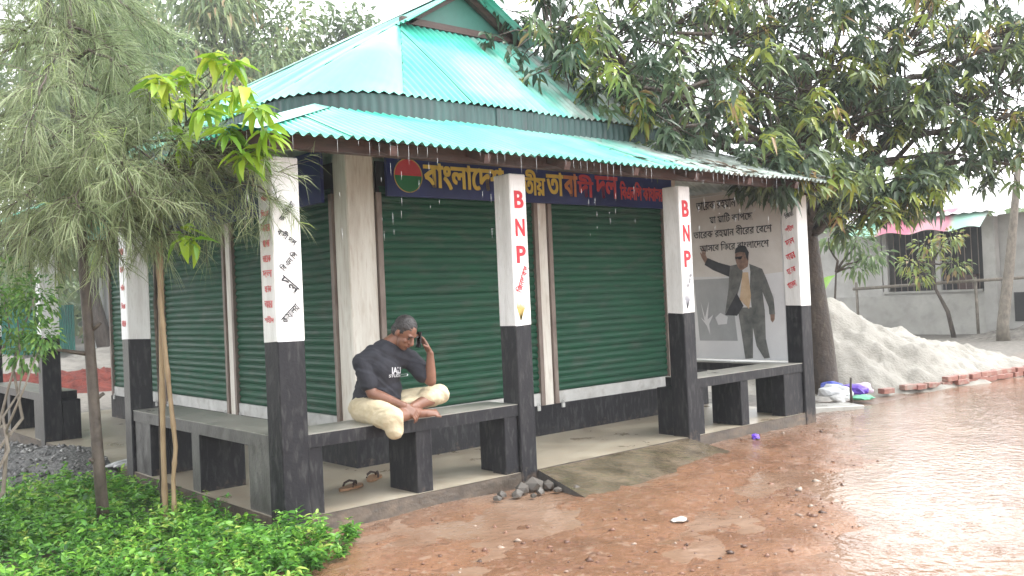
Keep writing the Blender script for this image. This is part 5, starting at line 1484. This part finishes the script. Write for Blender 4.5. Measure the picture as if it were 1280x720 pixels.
# neck, skull, jaw, nose, brow, ears
bd.chain([NEC, H(0, 0.035, -0.075)], [0.060, 0.056])
bd.ell(H(0, 0.012, 0.028), (0.076, 0.096, 0.093), HR.to_4x4().to_3x3())
bd.ell(H(0, -0.035, -0.045), (0.058, 0.055, 0.075), HR.to_3x3())
bd.ell(H(0, -0.062, -0.095), (0.030, 0.024, 0.022), HR.to_3x3())
bd.cap(H(0, -0.088, 0.012), H(0, -0.108, -0.028), 0.010, 0.016); bd.ell(H(0, -0.100, -0.032), (0.020, 0.014, 0.010), HR.to_3x3())
bd.cap(H(-0.034, -0.074, 0.026), H(0.034, -0.074, 0.026), 0.013, 0.013)
bd.cap(H(-0.020, -0.086, -0.062), H(0.020, -0.086, -0.062), 0.011, 0.011)
for s in (-1, 1):
    bd.ell(H(0.038 * s, -0.062, -0.025), (0.022, 0.020, 0.020), HR.to_3x3())
    bd.ell(H(0.078 * s, 0.012, -0.008), (0.010, 0.020, 0.032), HR.to_3x3())
def hand(W, K, palm_n, spread, curls, thumb):
    """palm from wrist to knuckles, four fingers with two bends, thumb from the side of the palm"""
    d = (K - W).normalized(); n = Vector(palm_n); n = (n - d * n.dot(d)).normalized(); sd_ = d.cross(n).normalized()
    for o in (-0.024, -0.008, 0.008, 0.024): bd.cap(W + sd_ * o * .75, K + sd_ * o, 0.016, 0.0125, 10)
    L = (0.031, 0.036, 0.034, 0.026)
    for k in range(4):
        p = K + sd_ * (-0.028 + 0.0187 * k); a = 0; q = p
        for seg in range(3):
            a += curls[seg]
            dr = d * math.cos(a) + n * math.sin(a) + sd_ * spread * (k - 1.5)
            e = q + dr.normalized() * L[k] * (1.15, 0.85, 0.7)[seg]
            bd.cap(q, e, 0.0095 - .0008 * seg, 0.0087 - .0008 * seg, 8); q = e
    b = W.lerp(K, .3) + sd_ * thumb * 0.026
    m = b + (d * .6 + sd_ * thumb * .6 + n * .55).normalized() * .04
    e = m + (d * .75 + n * .6).normalized() * .032
    bd.cap(b, m, 0.014, 0.011, 8); bd.cap(m, e, 0.0105, 0.0085, 8)
hand(RW, RH, (0.2, 0.9, -0.5), 0.05, (0.45, 0.55, 0.45), 1)
hand(LW, LH, (-0.9, 0.25, 0.1), 0.02, (0.12, 0.3, 0.35), 1)
PER = bd.skin('person', MT['skin'], None, 0.0052, 5)
tag(PER, 'man in dark t-shirt and cream trousers sitting cross-legged on the bench, phone to ear', 'person')

sh = Blob()
sh.chain([PEL + Vector((0, 0, .02)), BEL, CHE, UPC], [0.142, 0.158, 0.156, 0.118])
sh.ell(BEL + Vector((0.03, -0.045, -0.03)), (0.15, 0.13, 0.12))
sh.ell(BEL + Vector((0.03, -0.06, -0.10)), (0.14, 0.11, 0.06))
sh.chain([UPC, NEC - Vector((0, 0, .025))], [0.110, 0.072])
for (S, E_) in ((RS, RE), (LS, LE)):
    sh.chain([S.lerp(UPC, .5) + Vector((0, 0, .004)), S], [0.102, 0.074])
    sh.chain([S, S.lerp(E_, .66)], [0.074, 0.071])
tee = sh.skin('t_shirt', MT['tee'], PER, 0.007, 7)
tr = Blob()
tr.ell(PEL - Vector((-.01, 0, .012)), (0.185, 0.155, 0.105))
tr.chain([RHIP + Vector((0, 0, -.004)), RHIP.lerp(RKN, .55), RKN + Vector((0.005, -.015, -.012))], [0.103, 0.100, 0.088])
tr.chain([RKN + Vector((0.005, -0.02, -0.01)), RKN + Vector((0.02, -0.025, -0.10))], [0.086, 0.062])
tr.chain([LHIP, LHIP.lerp(LKN, .5), LKN], [0.100, 0.092, 0.078])
tr.chain([LKN + Vector((0.015, 0, .005)), LKN.lerp(LAN, .42) + Vector((0, .01, .03))], [0.080, 0.068])
tr.ell(Vector((1.12, 0.03, 0.83)), (0.12, 0.06, 0.045))
TRO = tr.skin('trousers', MT['cream'], PER, 0.008, 5)
def wrinkle(o, amp, sc, seed, dirv=None):
    me = o.data; n = len(me.vertices)
    co = np.zeros(n * 3); me.vertices.foreach_get('co', co); co = co.reshape(-1, 3)
    no = np.zeros(n * 3); me.vertices.foreach_get('normal', no); no = no.reshape(-1, 3)
    w_ = fbm(co[:, 0] * sc + co[:, 2] * sc * .7, co[:, 1] * sc * .6 + co[:, 2] * sc * .5, seed, 3)
    if dirv is not None:                                 # long folds running across dirv
        s_ = co @ np.array(dirv)
        w_ = fbm(s_ * sc * 2.2 + 2.0 * w_, co[:, 2] * sc * 0.5 + co[:, 0] * 3, seed + 9, 2)
    w_ = 1 - np.abs(2 * w_ - 1) * 2
    me.vertices.foreach_set('co', (co + no * (amp * w_)[:, None]).ravel()); me.update()
wrinkle(tee, 0.007, 8, 3, (0.5, 0.2, 0.8)); wrinkle(TRO, 0.008, 12, 8, (0.45, 0.75, 0.5))
hb_ = Blob()
hb_.ell(H(0, 0.024, 0.042), (0.0825, 0.096, 0.090), HR.to_3x3())
hb_.ell(H(0, 0.055, -0.01), (0.074, 0.062, 0.062), HR.to_3x3())
hair = hb_.skin('hair', MT['hair'], PER, 0.005, 2)
wrinkle(hair, 0.004, 60, 2)
fc = MB()
for s in (-1, 1):
    fc.tube([H(0.016 * s, -0.099, 0.030), H(0.034 * s, -0.098, 0.037), H(0.054 * s, -0.084, 0.030)], [0.003, 0.0045, 0.002], 5)
fc.build('eyebrows', MT['hair'], PER)
for s in (-1, 1):
    Blob().ell(H(0.032 * s, -0.0795, 0.004), (0.013, 0.008, 0.006), HR.to_3x3(), 10, 6).build('eye', MT['hair'], PER, smooth=True)
MT['lip'] = flat('lips', (0.17, 0.065, 0.05), 0.45)
MB().tube([H(-0.022, -0.088, -0.060), H(0, -0.0985, -0.059), H(0.022, -0.088, -0.060)], [0.003, 0.006, 0.003], 6).build('mouth', MT['lip'], PER)
MT['screen'] = flat('phone_glass', (0.006, 0.006, 0.008), 0.1)
MT['phone'] = flat('phone_black', (0.012, 0.012, 0.014), 0.2)
pd = (H(0.093, 0.01, 0.03) - H(0.085, -0.07, -0.09)).normalized()
pn = -hl - hf * 0.5; pn = (pn - pd * pn.dot(pd)).normalized(); ps = pd.cross(pn)
PM = Matrix((ps, pd, pn)).transposed().to_4x4(); PM.translation = Vector((1.128, -0.072, 1.312))
ph = MB().box((-0.029, -0.06, -0.005), (0.029, 0.06, 0.005), M=PM, ch=0.0).build('mobile_phone', MT['phone'])
tag(ph, 'black mobile phone held to the ear of the man on the bench', 'phone')
MB().box((-0.026, -0.055, 0.0055), (0.026, 0.055, 0.0062), M=PM).build('screen', MT['screen'], ph)
# print on the shirt front, laid onto the cloth
bv = BVHTree.FromPolygons([v.co for v in tee.data.vertices], [p.vertices for p in tee.data.polygons])
vdir = (Vector((0.955, -0.02, 1.06)) - Vector((0.65, -0.9, 1.15))).normalized()
ur = vdir.cross(Vector((0, 0, 1))).normalized(); uu = ur.cross(vdir)
MT['print'] = flat('white_print', (0.62, 0.63, 0.66))
pb = MB()
for key, dz, wd, hh in (('tee', 0.028, 0.085, 0.05), ('tee2', -0.012, 0.135, 0.022)):
    V, F, dim = TXT[key]
    vv, ok = [], True
    for x, y, z in V:
        o = Vector((0.955, -0.02, 1.06)) + ur * (x * wd / dim[0]) + uu * (y * hh / dim[1] + dz) - vdir * 0.6
        h = bv.ray_cast(o, vdir)
        vv.append((h[0] - vdir * 0.004) if h[0] is not None else o + vdir * 0.55)
    pb.add(vv, F)
pb.build('shirt_print', MT['print'], tee)

# ------------------------------------------------------------------ rain-laden air
hz = MB().box((-262, -262, -1.6), (262, 262, 21.5)).build('haze', None)
stuff(hz)
tag(hz, 'pale damp air of the rain hanging over the whole place', 'haze')
hz.data.materials.clear()
hm = bpy.data.materials.new('damp_air'); hm.use_nodes = True
hm.node_tree.nodes.clear()
ho = hm.node_tree.nodes.new('ShaderNodeOutputMaterial')
hv = hm.node_tree.nodes.new('ShaderNodeVolumePrincipled')
hv.inputs['Color'].default_value = (0.93, 0.95, 0.96, 1)
hv.inputs['Density'].default_value = 0.0017
hm.node_tree.links.new(hv.outputs[0], ho.inputs['Volume'])
hz.data.materials.append(hm)

# water running off the front eave in broken threads
r = np.random.default_rng(21)
b = MB()
for k in range(90):
    x = -OV + 0.083 * (k + 0.5)
    if r.random() < 0.35: continue
    z = EZ - 0.015
    for q in range(r.integers(1, 5)):
        L = r.uniform(0.02, 0.09) * (1.6 if q == 0 else 1)
        xx, yy = x + r.normal(0, .004), -OV - 0.012 - r.uniform(0, .01)
        b.tube([(xx, yy, z), (xx, yy, z - L * .5), (xx, yy, z - L)], [0.0008, 0.0017, 0.0006], 5)
        z -= L + r.uniform(0.03, 0.3)
        if z < 2.1: break
MT['drip'] = mat('clear_water', [(0.3, (0.75, 0.77, 0.78)), (0.7, (0.8, 0.82, 0.83))], scale=3, rough=(0.05, 0.08))
MT['drip'].node_tree.nodes['Principled BSDF'].inputs['Transmission Weight'].default_value = 0.6
MT['drip'].node_tree.nodes['Principled BSDF'].inputs['IOR'].default_value = 1.33
tag(stuff(b.build('roof_runoff', MT['drip'], smooth=True)), 'drops of rainwater falling from the front eave of the canopy', 'water')
